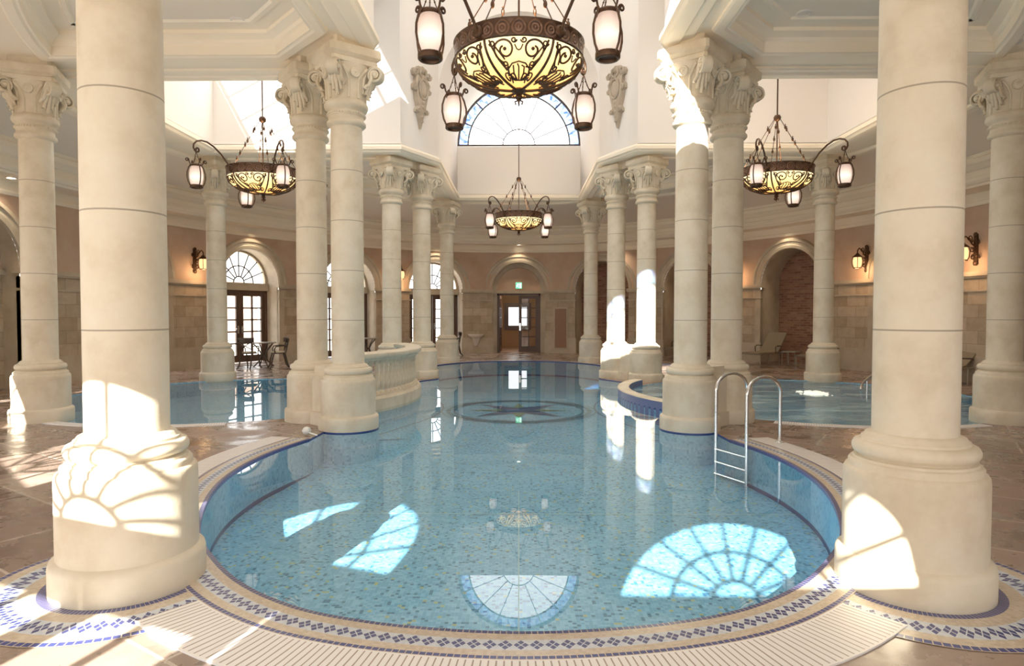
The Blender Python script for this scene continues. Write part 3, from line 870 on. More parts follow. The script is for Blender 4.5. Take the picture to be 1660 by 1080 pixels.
for k in ks:
    t0 = rad(18 * k); sc = S_of(t0); s0 = S_of(rad(18 * k - 9)); s1 = S_of(rad(18 * k + 9))
    sd = side(k); wm, rv, dd, am = walls[sd], revs[sd], dados[sd], archs[sd]
    xs_ = sorted(set([round(AR * cos(PI * i / 24), 5) for i in range(25)] + [round(s0 - sc, 5), round(s1 - sc, 5)] + [round(-AR - (sc - s0 - AR) * i / 4, 5) for i in range(1, 4)] + [round(AR + (s1 - sc - AR) * i / 4, 5) for i in range(1, 4)]))
    for xa, xb in zip(xs_[:-1], xs_[1:]):
        A, B = wallpt(sc + xa), wallpt(sc + xb)
        inside = abs(.5 * (xa + xb)) < AR
        def zl(x): return SPR_Z + sqrt(max(0, AR * AR - x * x))
        if inside:
            wm.quad([(*A, zl(xa)), (*B, zl(xb)), (*B, WTOP), (*A, WTOP)], mi=1)
        else:
            wm.quad([(*A, 0), (*B, 0), (*B, CAPZ), (*A, CAPZ)], [(sc + xa, 0), (sc + xb, 0), (sc + xb, CAPZ), (sc + xa, CAPZ)], mi=0)
            wm.quad([(*A, CAPZ), (*B, CAPZ), (*B, WTOP), (*A, WTOP)], mi=1)
    F = frame(t0)
    dep = .62 if bay_kind(k) != 'alcove' else .85
    # reveal (jambs + vault)
    prof = [(-AR, 0)] + [(-AR * cos(PI * i / 24), SPR_Z + AR * sin(PI * i / 24)) for i in range(25)] + [(AR, 0)]
    rv.grid([[F @ Vector((x, y + (0 if q else -.02), z)) for x, z in prof] for q, y in enumerate((0, dep))])
    # archivolt
    pr = [(1.07, -.02), (1.09, -.07), (1.18, -.085), (1.20, -.065), (1.28, -.07), (1.30, -.10), (1.38, -.10), (1.41, -.0)]
    am.grid([[F @ Vector((r * cos(PI * i / 28), y - .03 * (r - 1.07), SPR_Z + r * sin(PI * i / 28))) for i in range(29)] for r, y in pr])
    # jamb pilasters
    for s in (-1, 1):
        xa, xb = sorted((s * 1.07, s * 1.34))
        am.box((xa, -.06, 0), (xb, .06, 2.38), mat=F)
        am.box((xa - .02, -.08, 0), (xb + .02, .06, .55), mat=F)
        am.box((xa - .02, -.085, 2.08), (xb + .02, .06, 2.13), mat=F)
        # dado cap from jamb to bay edge
        e = (s1 - sc) if s > 0 else (s0 - sc)
        seg = [(sc + s * 1.03) + (e - s * 1.03) * i / 4 for i in range(5)]
        for zz, d_, h_ in ((2.40, .06, .05), (2.44, .10, .10), (2.09, .035, .04), (0.0, .03, .62)):
            rows = [[(*wallpt(q, 0), zz) for q in seg], [(*wallpt(q, -d_), zz) for q in seg], [(*wallpt(q, -d_), zz + h_) for q in seg], [(*wallpt(q, 0), zz + h_) for q in seg]]
            dd.grid(rows)
        dd.box((s * 1.0 - .0 if s > 0 else -1.36, -.13, 2.44), (1.36 if s > 0 else -1.0, .1, 2.55), mat=F)
for nm in walls:
    struct(walls[nm].build('wall_' + nm, ['wainscot_stone', 'peach_plaster'], ang=40))
    struct(revs[nm].build('trim_reveals_' + nm, 'trim_stone', ang=40))
    struct(archs[nm].build('trim_arches_' + nm, 'trim_stone', ang=40))
    struct(dados[nm].build('trim_dado_' + nm, 'trim_stone', ang=40))
wallpath = ellipse(WA, WB, 120)
cn = MB(); cn.sweep(wallpath, [(0, 4.02), (.06, 4.02), (.09, 4.07), (.09, 4.10), (.03, 4.12), (.03, 4.31), (.60, 4.31), (.62, 4.36), (.66, 4.37), (.70, 4.42), (.70, 4.50), (.64, 4.52), (.64, 4.64), (.70, 4.66), (.78, 4.74), (.82, 4.76), (.82, 4.86), (.76, 4.90), (.80, 4.95), (.80, 4.96)])
struct(cn.build('trim_cornice', 'ceiling_plaster', ang=25))

# french doors with fanlight (one set of meshes, placed in every glazed bay)
def french_meshes():
    fr = MB()
    fr.box((-1.04, -.06, 0), (-.93, .06, 2.34)); fr.box((.93, -.06, 0), (1.04, .06, 2.34)); fr.box((-1.04, -.06, 2.27), (1.04, .06, 2.36))
    lf = MB()
    W = .925
    lf.box((0, -.03, .02), (.11, .03, 2.27)); lf.box((W - .13, -.03, .02), (W, .03, 2.27)); lf.box((.11, -.03, .02), (W - .13, .03, .24)); lf.box((.11, -.03, 2.15), (W - .13, .03, 2.27))
    lf.box((W / 2 - .04, -.02, .24), (W / 2 + .02, .02, 2.15))
    for i in range(1, 5): lf.box((.11, -.02, .24 + 1.91 * i / 5 - .023), (W - .13, .02, .24 + 1.91 * i / 5 + .023))
    pn = MB(); pn.quad([(.11, 0, .24), (W - .13, 0, .24), (W - .13, 0, 2.15), (.11, 0, 2.15)])
    hd = MB(); hd.box((W - .10, -.05, .95), (W - .04, -.03, 1.2)); hd.tube([(W - .07, -.04, 1.1), (W - .07, -.09, 1.1), (W - .18, -.09, 1.1)], .012)
    def fanmesh(G):
        fan = MB()
        def arc(r, n=32): return [(r * cos(PI * i / n), 0, 2.58 + r * sin(PI * i / n)) for i in range(n + 1)]
        fan.grid([[(p[0], -.05, p[2]) for p in arc(1.07)], [(p[0], -.05, p[2]) for p in arc(G)], [(p[0], .05, p[2]) for p in arc(G)]])
        fan.box((-1.06, -.10, 2.34), (1.06, .10, 2.58))
        fan.tube(arc(.55 * G), .022, 6, mi=1); fan.tube(arc(.20 * G), .022, 6, mi=1)
        for i in range(1, 8):
            a = PI * i / 8; fan.tube([(.2 * G * cos(a), 0, 2.58 + .2 * G * sin(a)), (G * cos(a), 0, 2.58 + G * sin(a))], .021, 6, mi=1)
        return fan.mesh('fanlight', ['trim_stone', 'dark_metal'], ang=40)
    def arc(r, n=32): return [(r * cos(PI * i / n), 0, 2.58 + r * sin(PI * i / n)) for i in range(n + 1)]
    fp = MB(); fp.quad([(p[0], .002, p[2]) for p in arc(.98)])
    return (fr.mesh('frame', ['dark_wood'], smooth=False), lf.mesh('leaf', ['dark_wood'], smooth=False), pn.mesh('pane', ['pane_glass'], smooth=False),
            hd.mesh('handle', ['steel']), (fanmesh(.98), fanmesh(.86)), fp.mesh('pane', ['pane_glass'], smooth=False))
frM, lfM, pnM, hdM, fanM, fpM = french_meshes()
n_door = 1; n_win = 1
for k in ks:
    if bay_kind(k) != 'french': continue
    F = frame(rad(18 * k), .55)
    d = struct(obj('door_%d' % (n_door + 1), frM)); d.matrix_world = F; n_door += 1
    for s in (-1, 1):
        lf = obj('leaf', lfM, d); lf.location = (s * -.93 if True else 0, 0, 0); lf.scale = (s, 1, 1)
        lf.location = (-s * .93, 0, 0)
        obj('pane', pnM, lf); obj('handle', hdM, lf)
    wv_ = struct(obj('window_%d' % n_win, fanM[1 if k in (10, -9) else 0])); wv_.matrix_world = F; n_win += 1
    obj('pane', fpM, wv_)
bk = MB(); F = frame(rad(-90), .35)
bk.quad([F @ Vector((x, 0, z)) for x, z in [(-AR, CAPZ)] + [(-AR * cos(PI * i / 24), SPR_Z + AR * sin(PI * i / 24)) for i in range(25)] + [(AR, CAPZ)]], mi=1)
bk.quad([F @ Vector(p) for p in ((-AR, 0, 0), (AR, 0, 0), (AR, 0, CAPZ), (-AR, 0, CAPZ))], [(0, 0), (2.14, 0), (2.14, CAPZ), (0, CAPZ)])
bk.box((-AR, -.08, 2.40), (AR, .02, 2.52), mat=F, mi=2)
struct(bk.build('wall_blind_bay', ['wainscot_stone', 'peach_plaster', 'trim_stone'], smooth=False))
for k in ks:
    if bay_kind(k) != 'alcove': continue
    F = frame(rad(18 * k), .85)
    bk = MB()
    prof = [(-AR, 0)] + [(-AR * cos(PI * i / 24), SPR_Z + AR * sin(PI * i / 24)) for i in range(25)] + [(AR, 0)]
    bk.quad([F @ Vector((x, 0, z)) for x, z in prof], uv=[(x, z) for x, z in prof])
    struct(bk.build('wall_alcove_%d' % k, 'brick_red', smooth=False))

# far doorway: tympanum, dark wooden double door (one leaf open), corridor beyond
F0 = frame(0, .30); yf = F0.translation.y
ty = MB(); ty.quad([F0 @ Vector((x, 0, z)) for x, z in [(-1.07, 2.40)] + [(-1.07 * cos(PI * i / 24), 2.55 + 1.07 * sin(PI * i / 24)) for i in range(25)] + [(1.07, 2.40)]])
struct(ty.build('wall_tympanum', 'peach_plaster', smooth=False))
tr = MB()
tr.grid([[F0 @ Vector((r * cos(PI * i / 28), y, 2.55 + r * sin(PI * i / 28))) for i in range(29)] for r, y in ((1.07, -.08), (.90, -.08), (.88, -.0))])
for s in (-1, 1): tr.box((min(s * .88, s * 1.07), -.08, 0), (max(s * .88, s * 1.07), .02, 2.42), mat=F0)
tr.box((-1.07, -.12, 2.40), (1.07, .02, 2.52), mat=F0)
struct(tr.build('trim_doorway', 'trim_stone', ang=40))
d1 = MB()
d1.box((-.88, -.05, 0), (-.79, .06, 2.40), mat=F0); d1.box((.79, -.05, 0), (.88, .06, 2.40), mat=F0); d1.box((-.88, -.05, 2.32), (.88, .06, 2.40), mat=F0)
door = struct(d1.build('door_1', 'dark_wood', smooth=False))
def leafmesh():
    lf = MB(); W = .80
    lf.box((0, -.03, .02), (.12, .03, 2.31)); lf.box((W - .12, -.03, .02), (W, .03, 2.31)); lf.box((.12, -.03, .02), (W - .12, .03, .26)); lf.box((.12, -.03, 2.19), (W - .12, .03, 2.31))
    lf.box((W / 2 - .02, -.02, .26), (W / 2 + .02, .02, 2.19))
    for i in range(1, 5): lf.box((.12, -.02, .26 + 1.93 * i / 5 - .02), (W - .12, .02, .26 + 1.93 * i / 5 + .02))
    return lf
lf = leafmesh().build('leaf', 'dark_wood', door, smooth=False); lf.location = (0.0, yf, 0)
p = MB(); p.quad([(.12, 0, .26), (.68, 0, .26), (.68, 0, 2.19), (.12, 0, 2.19)]); p.build('pane', 'pane_glass', lf, smooth=False)
p = MB(); p.box((.02, -.05, .9), (.08, -.03, 1.2)); p.tube([(.05, -.04, 1.05), (.05, -.1, 1.05), (.16, -.1, 1.05)], .014); p.build('handle', 'steel', lf)
lf2 = leafmesh().build('leaf', 'dark_wood', door, smooth=False); lf2.location = (-.80, yf + .05, 0); lf2.rotation_euler = (0, 0, rad(86))
p = MB(); p.quad([(.12, 0, .26), (.68, 0, .26), (.68, 0, 2.19), (.12, 0, 2.19)]); p.build('pane', 'pane_glass', lf2, smooth=False)
cr = MB()
y0, y1 = yf + .08, yf + 3.6
cr.quad([(-1.7, y0, 0), (-1.7, y1, 0), (-1.7, y1, 2.6), (-1.7, y0, 2.6)]); cr.quad([(1.7, y0, 0), (1.7, y1, 0), (1.7, y1, 2.6), (1.7, y0, 2.6)])
cr.quad([(-1.7, y1, 0), (1.7, y1, 0), (1.7, y1, 2.6), (-1.7, y1, 2.6)]); cr.quad([(-1.7, y0, 2.6), (1.7, y0, 2.6), (1.7, y1, 2.6), (-1.7, y1, 2.6)])
cr.quad([(-1.7, y0, 0), (-.85, y0, 0), (-.85, y0, 2.6), (-1.7, y0, 2.6)]); cr.quad([(1.7, y0, 0), (.85, y0, 0), (.85, y0, 2.6), (1.7, y0, 2.6)])
struct(cr.build('wall_corridor', 'hall_wood', smooth=False))
cf = MB(); cf.quad([(-1.7, yf - .1, .004), (1.7, yf - .1, .004), (1.7, y1, .004), (-1.7, y1, .004)]); struct(cf.build('floor_corridor', 'hall_wood', smooth=False))
wm_ = thing('wall_mirror', 'dark framed mirror with bright glass hanging in the corridor beyond the far door', 'mirror', (-.05, y1 - .03, 1.45))
f = MB()
for lo, hi in (((-.62, -.05, -.62), (-.42, .02, .62)), ((.42, -.05, -.62), (.62, .02, .62)), ((-.42, -.05, .42), (.42, .02, .62)), ((-.42, -.05, -.62), (.42, .02, -.42))): f.box(lo, hi)
f.build('frame', 'dark_wood', wm_, smooth=False)
f = MB(); f.quad([(-.42, -.01, -.42), (.42, -.01, -.42), (.42, -.01, .42), (-.42, -.01, .42)]); f.build('glass', 'mirror_glow', wm_, smooth=False)

# exit sign: white box face with green running figure and doorway
ex = thing('exit_sign', 'small lit green and white exit sign above the far door', 'exit sign', (0.0, yf - .10, 2.72))
e = MB(); e.box((-.13, -.0, -.13), (.13, .09, .13)); e.build('case', 'white_plastic', ex, smooth=False)
e = MB(); e.box((-.12, -.012, -.12), (.12, 0, .12)); e.build('face', 'exit_green', ex, smooth=False)
e = MB()
e.box((.03, -.016, -.10), (.10, -.012, .09))
e.sphere((-.035, -.014, .065), .02, 10, 6, (1, .2, 1))
for pts in ([(-.04, 0, .04), (-.05, 0, -.01)], [(-.045, 0, .035), (-.005, 0, .02), (.015, 0, .04)], [(-.045, 0, .03), (-.08, 0, .02), (-.09, 0, -.01)], [(-.05, 0, -.01), (-.015, 0, -.035), (-.01, 0, -.09)], [(-.05, 0, -.01), (-.07, 0, -.05), (-.11, 0, -.06)]):
    e.tube([(p[0], -.014, p[2]) for p in pts], .010, 6)
e.build('pictogram', 'exit_white', ex)

# wall basin + wooden panel on the far wall
def on_wall(x, gap=0.0):
    t = math.asin(x / WA); return frame(t, -gap)
def place(o, F, z=0):
    o.matrix_world = F @ Matrix.Translation((0, 0, z))
wb = thing('wall_basin', 'pale wall hung stone basin with tapering bracket left of the far door', 'basin'); place(wb, on_wall(-1.72, .04))
b = MB(); rows = []
for r, z in ((.10, .58), (.20, .62), (.30, .68), (.33, .74), (.33, .77), (.30, .77), (.27, .74), (.10, .66)):
    rows.append([(r * cos(PI + PI * i / 20), r * .95 * sin(PI + PI * i / 20), z) for i in range(21)])
b.grid(rows); b.build('bowl', 'ceramic', wb)
b = MB()
b.grid([[(w_, 0, z), (w_ * .8, -w_ * .9, z), (-w_ * .8, -w_ * .9, z), (-w_, 0, z)] for w_, z in ((.09, .30), (.13, .48), (.16, .58), (.20, .64))], closed=False); b.build('bracket', 'ceramic', wb)
b = MB(); b.tube([(0, -.03, .84), (0, -.10, .86), (0, -.15, .82)], .014, 8); b.build('spout', 'steel', wb)
wp = thing('wall_cupboard', 'tall brown wooden cupboard door set in the stone wall beside the far door', 'cupboard'); place(wp, on_wall(1.68, .04))
b = MB(); b.box((-.23, -.03, .22), (.23, .02, 1.78)); b.build('door', 'brown_wood', wp, smooth=False)
b = MB(); b.box((-.28, -.02, .16), (-.23, .03, 1.84)); b.box((.23, -.02, .16), (.28, .03, 1.84)); b.box((-.23, -.02, 1.78), (.23, .03, 1.84)); b.box((-.23, -.02, .16), (.23, .03, .22)); b.build('frame', 'trim_stone', wp, smooth=False)
b = MB(); b.sphere((-.17, -.05, 1.05), .022); b.build('knob', 'steel', wp)

L = bpy.data.lights.new('corridor_lamp', 'POINT'); L.energy = 26; L.color = (1, .78, .52); L.shadow_soft_size = .10
lo = bpy.data.objects.new('corridor_lamp', L); COL.objects.link(lo); lo.location = (-.3, yf + .55, 2.5)
# ------------------------------------------------------------------ chandeliers
def bowl_pt(th, u, off=0.0):
    r = (.635 + off) * cos(u) ** .9 if u < PI / 2 - 1e-4 else 0.0
    z = -.07 - (.29 + off) * sin(u)
    return (r * cos(th), r * sin(th), z)
def lantern_meshes():
    g = MB(); g.lathe([(.0, .165), (.085, .165), (.105, .11), (.115, .03), (.112, -.05), (.098, -.13), (.085, -.165), (0, -.165)], 20)
    glass = g.mesh('glass', ['frosted_glass'], ang=60)
    c = MB()
    c.lathe([(.082, .165), (.100, .160), (.104, .185), (.095, .20), (.03, .215), (0, .215)], 20)
    c.lathe([(.0, -.17), (.075, -.172), (.098, -.165), (.108, -.160), (.108, -.205), (.098, -.215), (.080, -.212), (.075, -.19), (0, -.19)], 20)
    for k in range(4):
        t = PI / 2 * k + PI / 4
        pts = [(.100, .19), (.130, .14), (.158, .05), (.160, -.03), (.142, -.11), (.105, -.18)]
        c.tube([(r * cos(t), r * sin(t), z) for r, z in pts], .011, 6)
        # scroll ears at the top
        ear = [(.095, .19), (.115, .22), (.125, .26)] + [(p[0], p[1]) for p in scroll_pts(.155, .262, .032, PI, 1.2, 12, .6)]
        c.tube([(r * cos(t), r * sin(t), z) for r, z in ear], .010, 6)
    for k in range(3):
        t = 2 * PI * k / 3
        c.tube([(.09 * cos(t), .09 * sin(t), .20), (.045 * cos(t), .045 * sin(t), .29), (0.006 * cos(t), .006 * sin(t), .41)], .006, 4)
        for f in (.25, .5, .75): c.sphere((.09 * (1 - f) * cos(t), .09 * (1 - f) * sin(t), .20 + .185 * f), .009, 6, 4)
    return c.mesh('lantern', ['iron'], ang=60), glass
lanM, lanG = lantern_meshes()
def chandelier_meshes():
    b = MB(); b.lathe([(.633 * cos(u) ** .9 if u < 1.57 else 0, -.07 - .29 * sin(u)) for u in [PI / 2 * i / 16 for i in range(17)]], 48)
    bowl = b.mesh('bowl', ['amber_glass'], ang=60)
    r = MB()
    r.lathe([(.632, -.08), (.650, -.09), (.662, -.08), (.655, -.065), (.655, .055), (.668, .068), (.668, .085), (.65, .09), (.62, .085), (.615, -.075)], 60)
    rim = r.mesh('rim', ['iron_embossed'], ang=50)
    s = MB()
    def curve(pts, c, mir, rr):
        out = []
        for x, y in pts:
            out.append(bowl_pt(c + mir * x * rad(30), y * PI / 2 * .97, .012))
        s.tube(out, rr, 5)
    def spi(cx, cy, r0, a0, turns, n=22, sh=.72, ax=1.0):
        return [(cx + r0 * ax * (1 - sh * i / n) * cos(a0 - 2 * PI * turns * i / n), cy + r0 * .62 * (1 - sh * i / n) * sin(a0 - 2 * PI * turns * i / n)) for i in range(n + 1)]
    for k in range(6):
        c = PI / 3 * k + PI / 6
        for m_ in (-1, 1):
            curve([(.86, .06), (.80, .20), (.70, .40), (.52, .60)], c, m_, .0105)
            curve(spi(.43, .26, .36, 1.3, 1.4, 32), c, m_, .0105)
            curve([(.48, .42), (.60, .30), (.74, .16)], c, m_, .0085)
            curve(spi(.14, .10, .09, PI, 1.2, 14), c, m_, .0085)
            curve(spi(.78, .13, .10, 0, -1.2, 14), c, m_, .0085)
            curve(spi(.50, .50, .11, .5, -1.3, 14), c, m_, .0085)
            curve(spi(.30, .74, .16, .5, 1.2, 14), c, m_, .0085)
            curve(spi(.62, .74, .20, 2.2, -1.2, 14), c, m_, .0085)
            curve([(.12, .18), (.06, .26), (.0, .28)], c, m_, .007)
            p = bowl_pt(c + m_ * .42 * rad(30), .24 * PI / 2, .012); s.sphere(p, .018, 6, 5)
        # shell fan
        for a in range(-2, 3):
            x1 = a * .20
            curve([(a * .10, .80), (x1 * 1.2, .66), (x1 * 1.1, .55), (x1 * .8 - .05, .50 + abs(a) * .025)], c, 1, .0085)
        curve([(-.55, .70), (-.45, .58), (-.25, .49), (0, .46), (.25, .49), (.45, .58), (.55, .70)], c, 1, .0085)
        # rib
        th = PI / 3 * k
        s.tube([bowl_pt(th, PI / 2 * i / 12 * .97, .014) for i in range(13)], .014, 6)
    scr = s.mesh('scrollwork', ['iron'], ang=60)
    f = MB(); f.lathe([(0, -.345), (.07, -.355), (.085, -.375), (.05, -.39), (.03, -.415), (.045, -.435), (.03, -.455), (.012, -.47), (.0, -.485)], 14)
    for t in range(4): f.tube([(0, 0, -.465), (.04 * cos(t * PI / 2), .04 * sin(t * PI / 2), -.48), (.03 * cos(t * PI / 2), .03 * sin(t * PI / 2), -.51)], .010, 5)
    f.tube([(0, 0, -.46), (0, 0, -.54)], [.016, .004], 6)
    fin = f.mesh('finial', ['iron'], ang=60)
    h = MB(); h.lathe([(0, 1.10), (.05, 1.09), (.07, 1.05), (.06, 1.01), (.03, .98), (0, .97)], 14)
    h.tube([(0, 0, .98), (0, 0, -.07)], .012, 6)
    hub = h.mesh('hub', ['iron'], ang=60)
    c = MB()
    p0, p1 = Vector((.63, 0, .09)), Vector((.05, 0, 1.03))
    c.tube([p0, p1], .0065, 5)
    for q in (.22, .5, .78):
        p = p0.lerp(p1, q); c.sphere(p, .026, 8, 6, (.8, .8, 1.5)); c.sphere(p + Vector((0, 0, .05)), .013, 6, 4)
    ch = c.mesh('hanging_rod', ['iron'], ang=60)
    a = MB()
    pts = [(.655, -.02), (.72, .08), (.84, .22), (.98, .33), (1.10, .385), (1.20, .39), (1.29, .36), (1.34, .30), (1.345, .24), (1.32, .19)] + [(q[0], q[1]) for q in scroll_pts(1.28, .215, .045, -.4, 1.1, 14, .6)]
    a.tube([(r, 0, z) for r, z in pts], .016, 7)
    a.lathe([(.0, 0), (.06, 0), (.055, .02), (.03, .03), (0, .03)], 12, c=(0, 0, 0))
    n0 = len(a.v) - 12 * 5
    for i in range(n0, len(a.v)):
        x, y, z = a.v[i]; a.v[i] = (.655 + z, y, x * 1.0)
    a.tube([(1.30, 0, .185), (1.30, 0, .16)], .012, 5)
    arm = a.mesh('arm', ['iron'], ang=60)
    return bowl, rim, scr, fin, hub, ch, arm
bowlM, rimM, scrM, finM, hubM, chM, armM = chandelier_meshes()
def chandelier(label, loc, rot, top):
    t = thing('chandelier', label, 'chandelier', loc, rot)
    obj('bowl', bowlM, t); obj('rim', rimM, t); obj('scrollwork', scrM, t); obj('finial', finM, t); obj('hub', hubM, t)
    for k in range(6): obj('hanging_rod', chM, t, rz=PI / 3 * k)
    rd = MB(); rd.tube([(0, 0, 1.08), (0, 0, top - loc[2])], .014, 6); rd.lathe([(0, top - loc[2]), (.09, top - loc[2]), (.06, top - loc[2] - .05), (.015, top - loc[2] - .07)], 14)
    rd.build('rod', 'iron', t)
    for a in (54, 126, 234, 306):
        ar = obj('arm', armM, t, rz=rad(a))
        la = obj('lantern', lanM, ar, loc=(1.30, 0, -.25), rz=rad(42)); obj('glass', lanG, la)
    L = bpy.data.lights.new('bowl_glow', 'POINT'); L.energy = 55; L.color = (1, .80, .56); L.shadow_soft_size = .15
    lo = bpy.data.objects.new('bowl_glow', L); COL.objects.link(lo); lo.parent = t; lo.location = (0, 0, -.06)
    return t
chandelier('largest amber bowl chandelier, hanging over the front of the main pool', (0, 6.7, 4.245), 0, 9.0)
chandelier('amber bowl chandelier hanging above the still side pool by the balustrade', (-4.9, 12.45, 4.26), 0, 8.0)
chandelier('amber bowl chandelier hanging above the bubbling side pool', (4.9, 12.45, 4.26), 0, 8.0)
chandelier('small distant amber bowl chandelier under the arched blue bordered window', (0, 18.1, 4.28), 0, 9.0)

# ------------------------------------------------------------------ wall lanterns
def sconce_meshes():
    bp_ = MB()
    bp_.box((-.05, -.03, -.34), (.05, 0, .34)); bp_.sphere((0, -.03, .32), .06, 8, 6, (1, .5, 1)); bp_.sphere((0, -.03, -.32), .06, 8, 6, (1, .5, 1))
    for s in (-1, 1): bp_.tube([(s * p[0], -.03, p[1]) for p in scroll_pts(.06, .15, .06, 1.5, 1.2, 14, .6)], .012, 5); bp_.tube([(s * p[0], -.03, p[1]) for p in scroll_pts(.06, -.18, .06, 1.5, 1.2, 14, .6)], .012, 5)
    back = bp_.mesh('back_plate', ['iron'], ang=50)
    a = MB()
    a.tube([(0, -.03, .05), (0, -.12, .12), (0, -.20, .24), (0, -.28, .28), (0, -.34, .22), (0, -.34, .14)], .016, 6)
    a.tube([(0, -p[0], p[1]) for p in scroll_pts(.16, .25, .07, 0, 1.3, 16, .7)], .012, 5)
    a.tube([(0, -p[0], p[1]) for p in scroll_pts(.12, -.02, .06, 1.0, -1.3, 16, .7)], .012, 5)
    arm = a.mesh('arm', ['iron'], ang=50)
    l = MB(); c = (0, -.34, 0)
    l.lathe([(0, .15), (.03, .14), (.06, .10), (.125, .05), (.13, .03), (.10, .025)], 8, c)
    l.lathe([(.075, -.28), (.10, -.27), (.10, -.25), (.08, -.245)], 8, c)
    for k in range(4):
        t = PI / 4 + PI / 2 * k; l.tube([(c[0] + r * cos(t), c[1] + r * sin(t), z) for r, z in ((.12, .04), (.135, -.08), (.12, -.2), (.09, -.26))], .009, 5)
    lan = l.mesh('lantern', ['iron'], ang=40)
    g = MB(); g.lathe([(.09, .03), (.115, -.05), (.11, -.15), (.08, -.25), (0, -.25)], 12, c); gl = g.mesh('glass', ['sconce_glass'])
    b = MB(); b.sphere((0, -.34, -.12), .05, 10, 8, (1, 1, 1.7)); bu = b.mesh('bulb', ['bulb'])
    return back, arm, lan, gl, bu
sbM, saM, slM, sgM, suM = sconce_meshes()
for a, z, lb in ((-63, 3.12, 'black iron wall lantern beside the glazed doors with the table and chairs'),
                 (-26, 3.15, 'dark wall lantern seen between the two slim columns behind the balustrade'),
                 (45, 3.15, 'black iron wall lantern half hidden by the columns next to the ladder'),
                 (66, 3.10, 'black iron wall lantern glowing between brick alcove and big foreground column'),
                 (80.1, 3.05, 'scrolled black wall bracket showing just past the big foreground column')):
    t = thing('wall_lantern', lb, 'wall lantern'); place(t, frame(rad(a), -.01), z)
    obj('back_plate', sbM, t); obj('arm', saM, t)
    la = obj('lantern', slM, t); obj('glass', sgM, la); obj('bulb', suM, la)
    L = bpy.data.lights.new('wall_lantern_glow', 'POINT'); L.energy = 9; L.color = (1, .58, .28); L.shadow_soft_size = .08
    lo = bpy.data.objects.new('wall_lantern_glow', L); COL.objects.link(lo); p = frame(rad(a), -.36) @ Vector((0, 0, z - .36)); lo.location = p

# ------------------------------------------------------------------ downlights
dl = MB(); dl.lathe([(.0, -.004), (.075, -.004)], 20); dlf = dl.mesh('lens', ['lamp_on'], smooth=False)
dl = MB(); dl.lathe([(.0, -.004), (.075, -.004)], 20); dlo = dl.mesh('lens', ['lamp_off'], smooth=False)
dl = MB(); dl.lathe([(.075, -.004), (.08, -.018), (.10, -.014), (.108, 0)], 20); dlr = dl.mesh('ring', ['lamp_off'])
def downlight(loc, on, label, group=None, e=0):
    t = thing('ceiling_downlight', label, 'downlight', loc, 0, group)
    obj('ring', dlr, t); obj('lens', dlf if on else dlo, t)
    if on and e:
        L = bpy.data.lights.new('down_spot', 'SPOT'); L.energy = e; L.color = (1, .80, .55); L.spot_size = rad(110); L.spot_blend = .8; L.shadow_soft_size = .08
        lo = bpy.data.objects.new('down_spot', L); COL.objects.link(lo); lo.location = (loc[0], loc[1], loc[2] - .03)
downlight((-6.73, 9.14, ZS - .001), 0, 'unlit round downlight in the soffit above the column by the left wall')
downlight((-3.79, 8.83, ZS + .267), 0, 'unlit round downlight in the coffer near the columns at the balustrade end')
downlight((3.76, 8.70, ZS + .267), 0, 'unlit round downlight in the coffer near the columns at the ladder')
downlight((6.73, 9.0, ZS - .001), 0, 'unlit round downlight in the soffit above the column at the far right edge')
for a, lb in ((-88, 'lit downlight under the cornice at the far left edge'), (0, 'lit downlight under the cornice above the far door'), (22, 'lit downlight under the cornice seen behind the bright column pair')):
    x, y = wallpt(S_of(rad(a)), -.36); downlight((x, y, 4.309), 1, lb, e=40)
downlight((-4.6, 21.15, 5.33), 1, 'lit ceiling downlight seen beside the capital behind the balustrade', e=40)
for a in (-72, -54, -36, -18, 36, 54, 72, 88):        # spot lamps added along the rest of the cornice, no fittings built
    x, y = wallpt(S_of(rad(a)), -.36)
    L = bpy.data.lights.new('down_spot', 'SPOT'); L.energy = 40; L.color = (1, .80, .55); L.spot_size = rad(110); L.spot_blend = .8; L.shadow_soft_size = .08
    lo = bpy.data.objects.new('down_spot', L); COL.objects.link(lo); lo.location = (x, y, 4.28)

# ------------------------------------------------------------------ ladder, hand rail, rope float
ld = thing('pool_ladder', 'polished steel pool ladder with two arched rails at the pool edge', 'ladder')
def railpts(wx, wy, dx, dy, top, zb):
    w, d = Vector((wx, wy, 0)), Vector((dx, dy, 0)); out = [Vector((wx, wy, zb)), Vector((wx, wy, 0)), Vector((wx, wy, top - .2))]
    r = (d - w).length / 2; mid = (w + d) / 2; e = (d - w).normalized()
    for i in range(11):
        a = PI - PI * i / 10; out.append(mid + e * (r * cos(a)) + Vector((0, 0, top - .2 + .2 * sin(a))))
    out += [Vector((dx, dy, top - .25)), Vector((dx, dy, .01))]
    return out
for (wx, wy, dx, dy) in ((2.50, 8.20, 2.98, 8.46), (2.72, 7.72, 3.22, 7.98)):
    r = MB(); r.tube(railpts(wx, wy, dx, dy, .83, -.46), .021, 12); rl = r.build('rail', 'steel', ld)
    r = MB(); r.lathe([(.021, .03), (.05, .018), (.055, .0101)], 16, (dx, dy, 0)); r.build('flange', 'steel', rl)
for z in (-.12, -.28, -.43):
    r = MB(); r.tube([(2.50, 8.20, z), (2.72, 7.72, z)], .028, 8, flat=.5); r.build('tread', 'steel', ld)
gr = thing('spa_handrail', 'bent steel handrail rising from the bubbling pool beside the foreground column', 'handrail')
r = MB(); r.tube([(7.12, 13.5, .02), (7.13, 13.51, .10), (7.20, 13.55, .17), (7.55, 13.75, .36), (8.1, 14.05, .66), (8.4, 14.2, .78), (8.52, 14.27, .74), (8.56, 14.29, .64), (8.56, 14.29, .0)], .026, 10); r.build('rail', 'steel', gr)
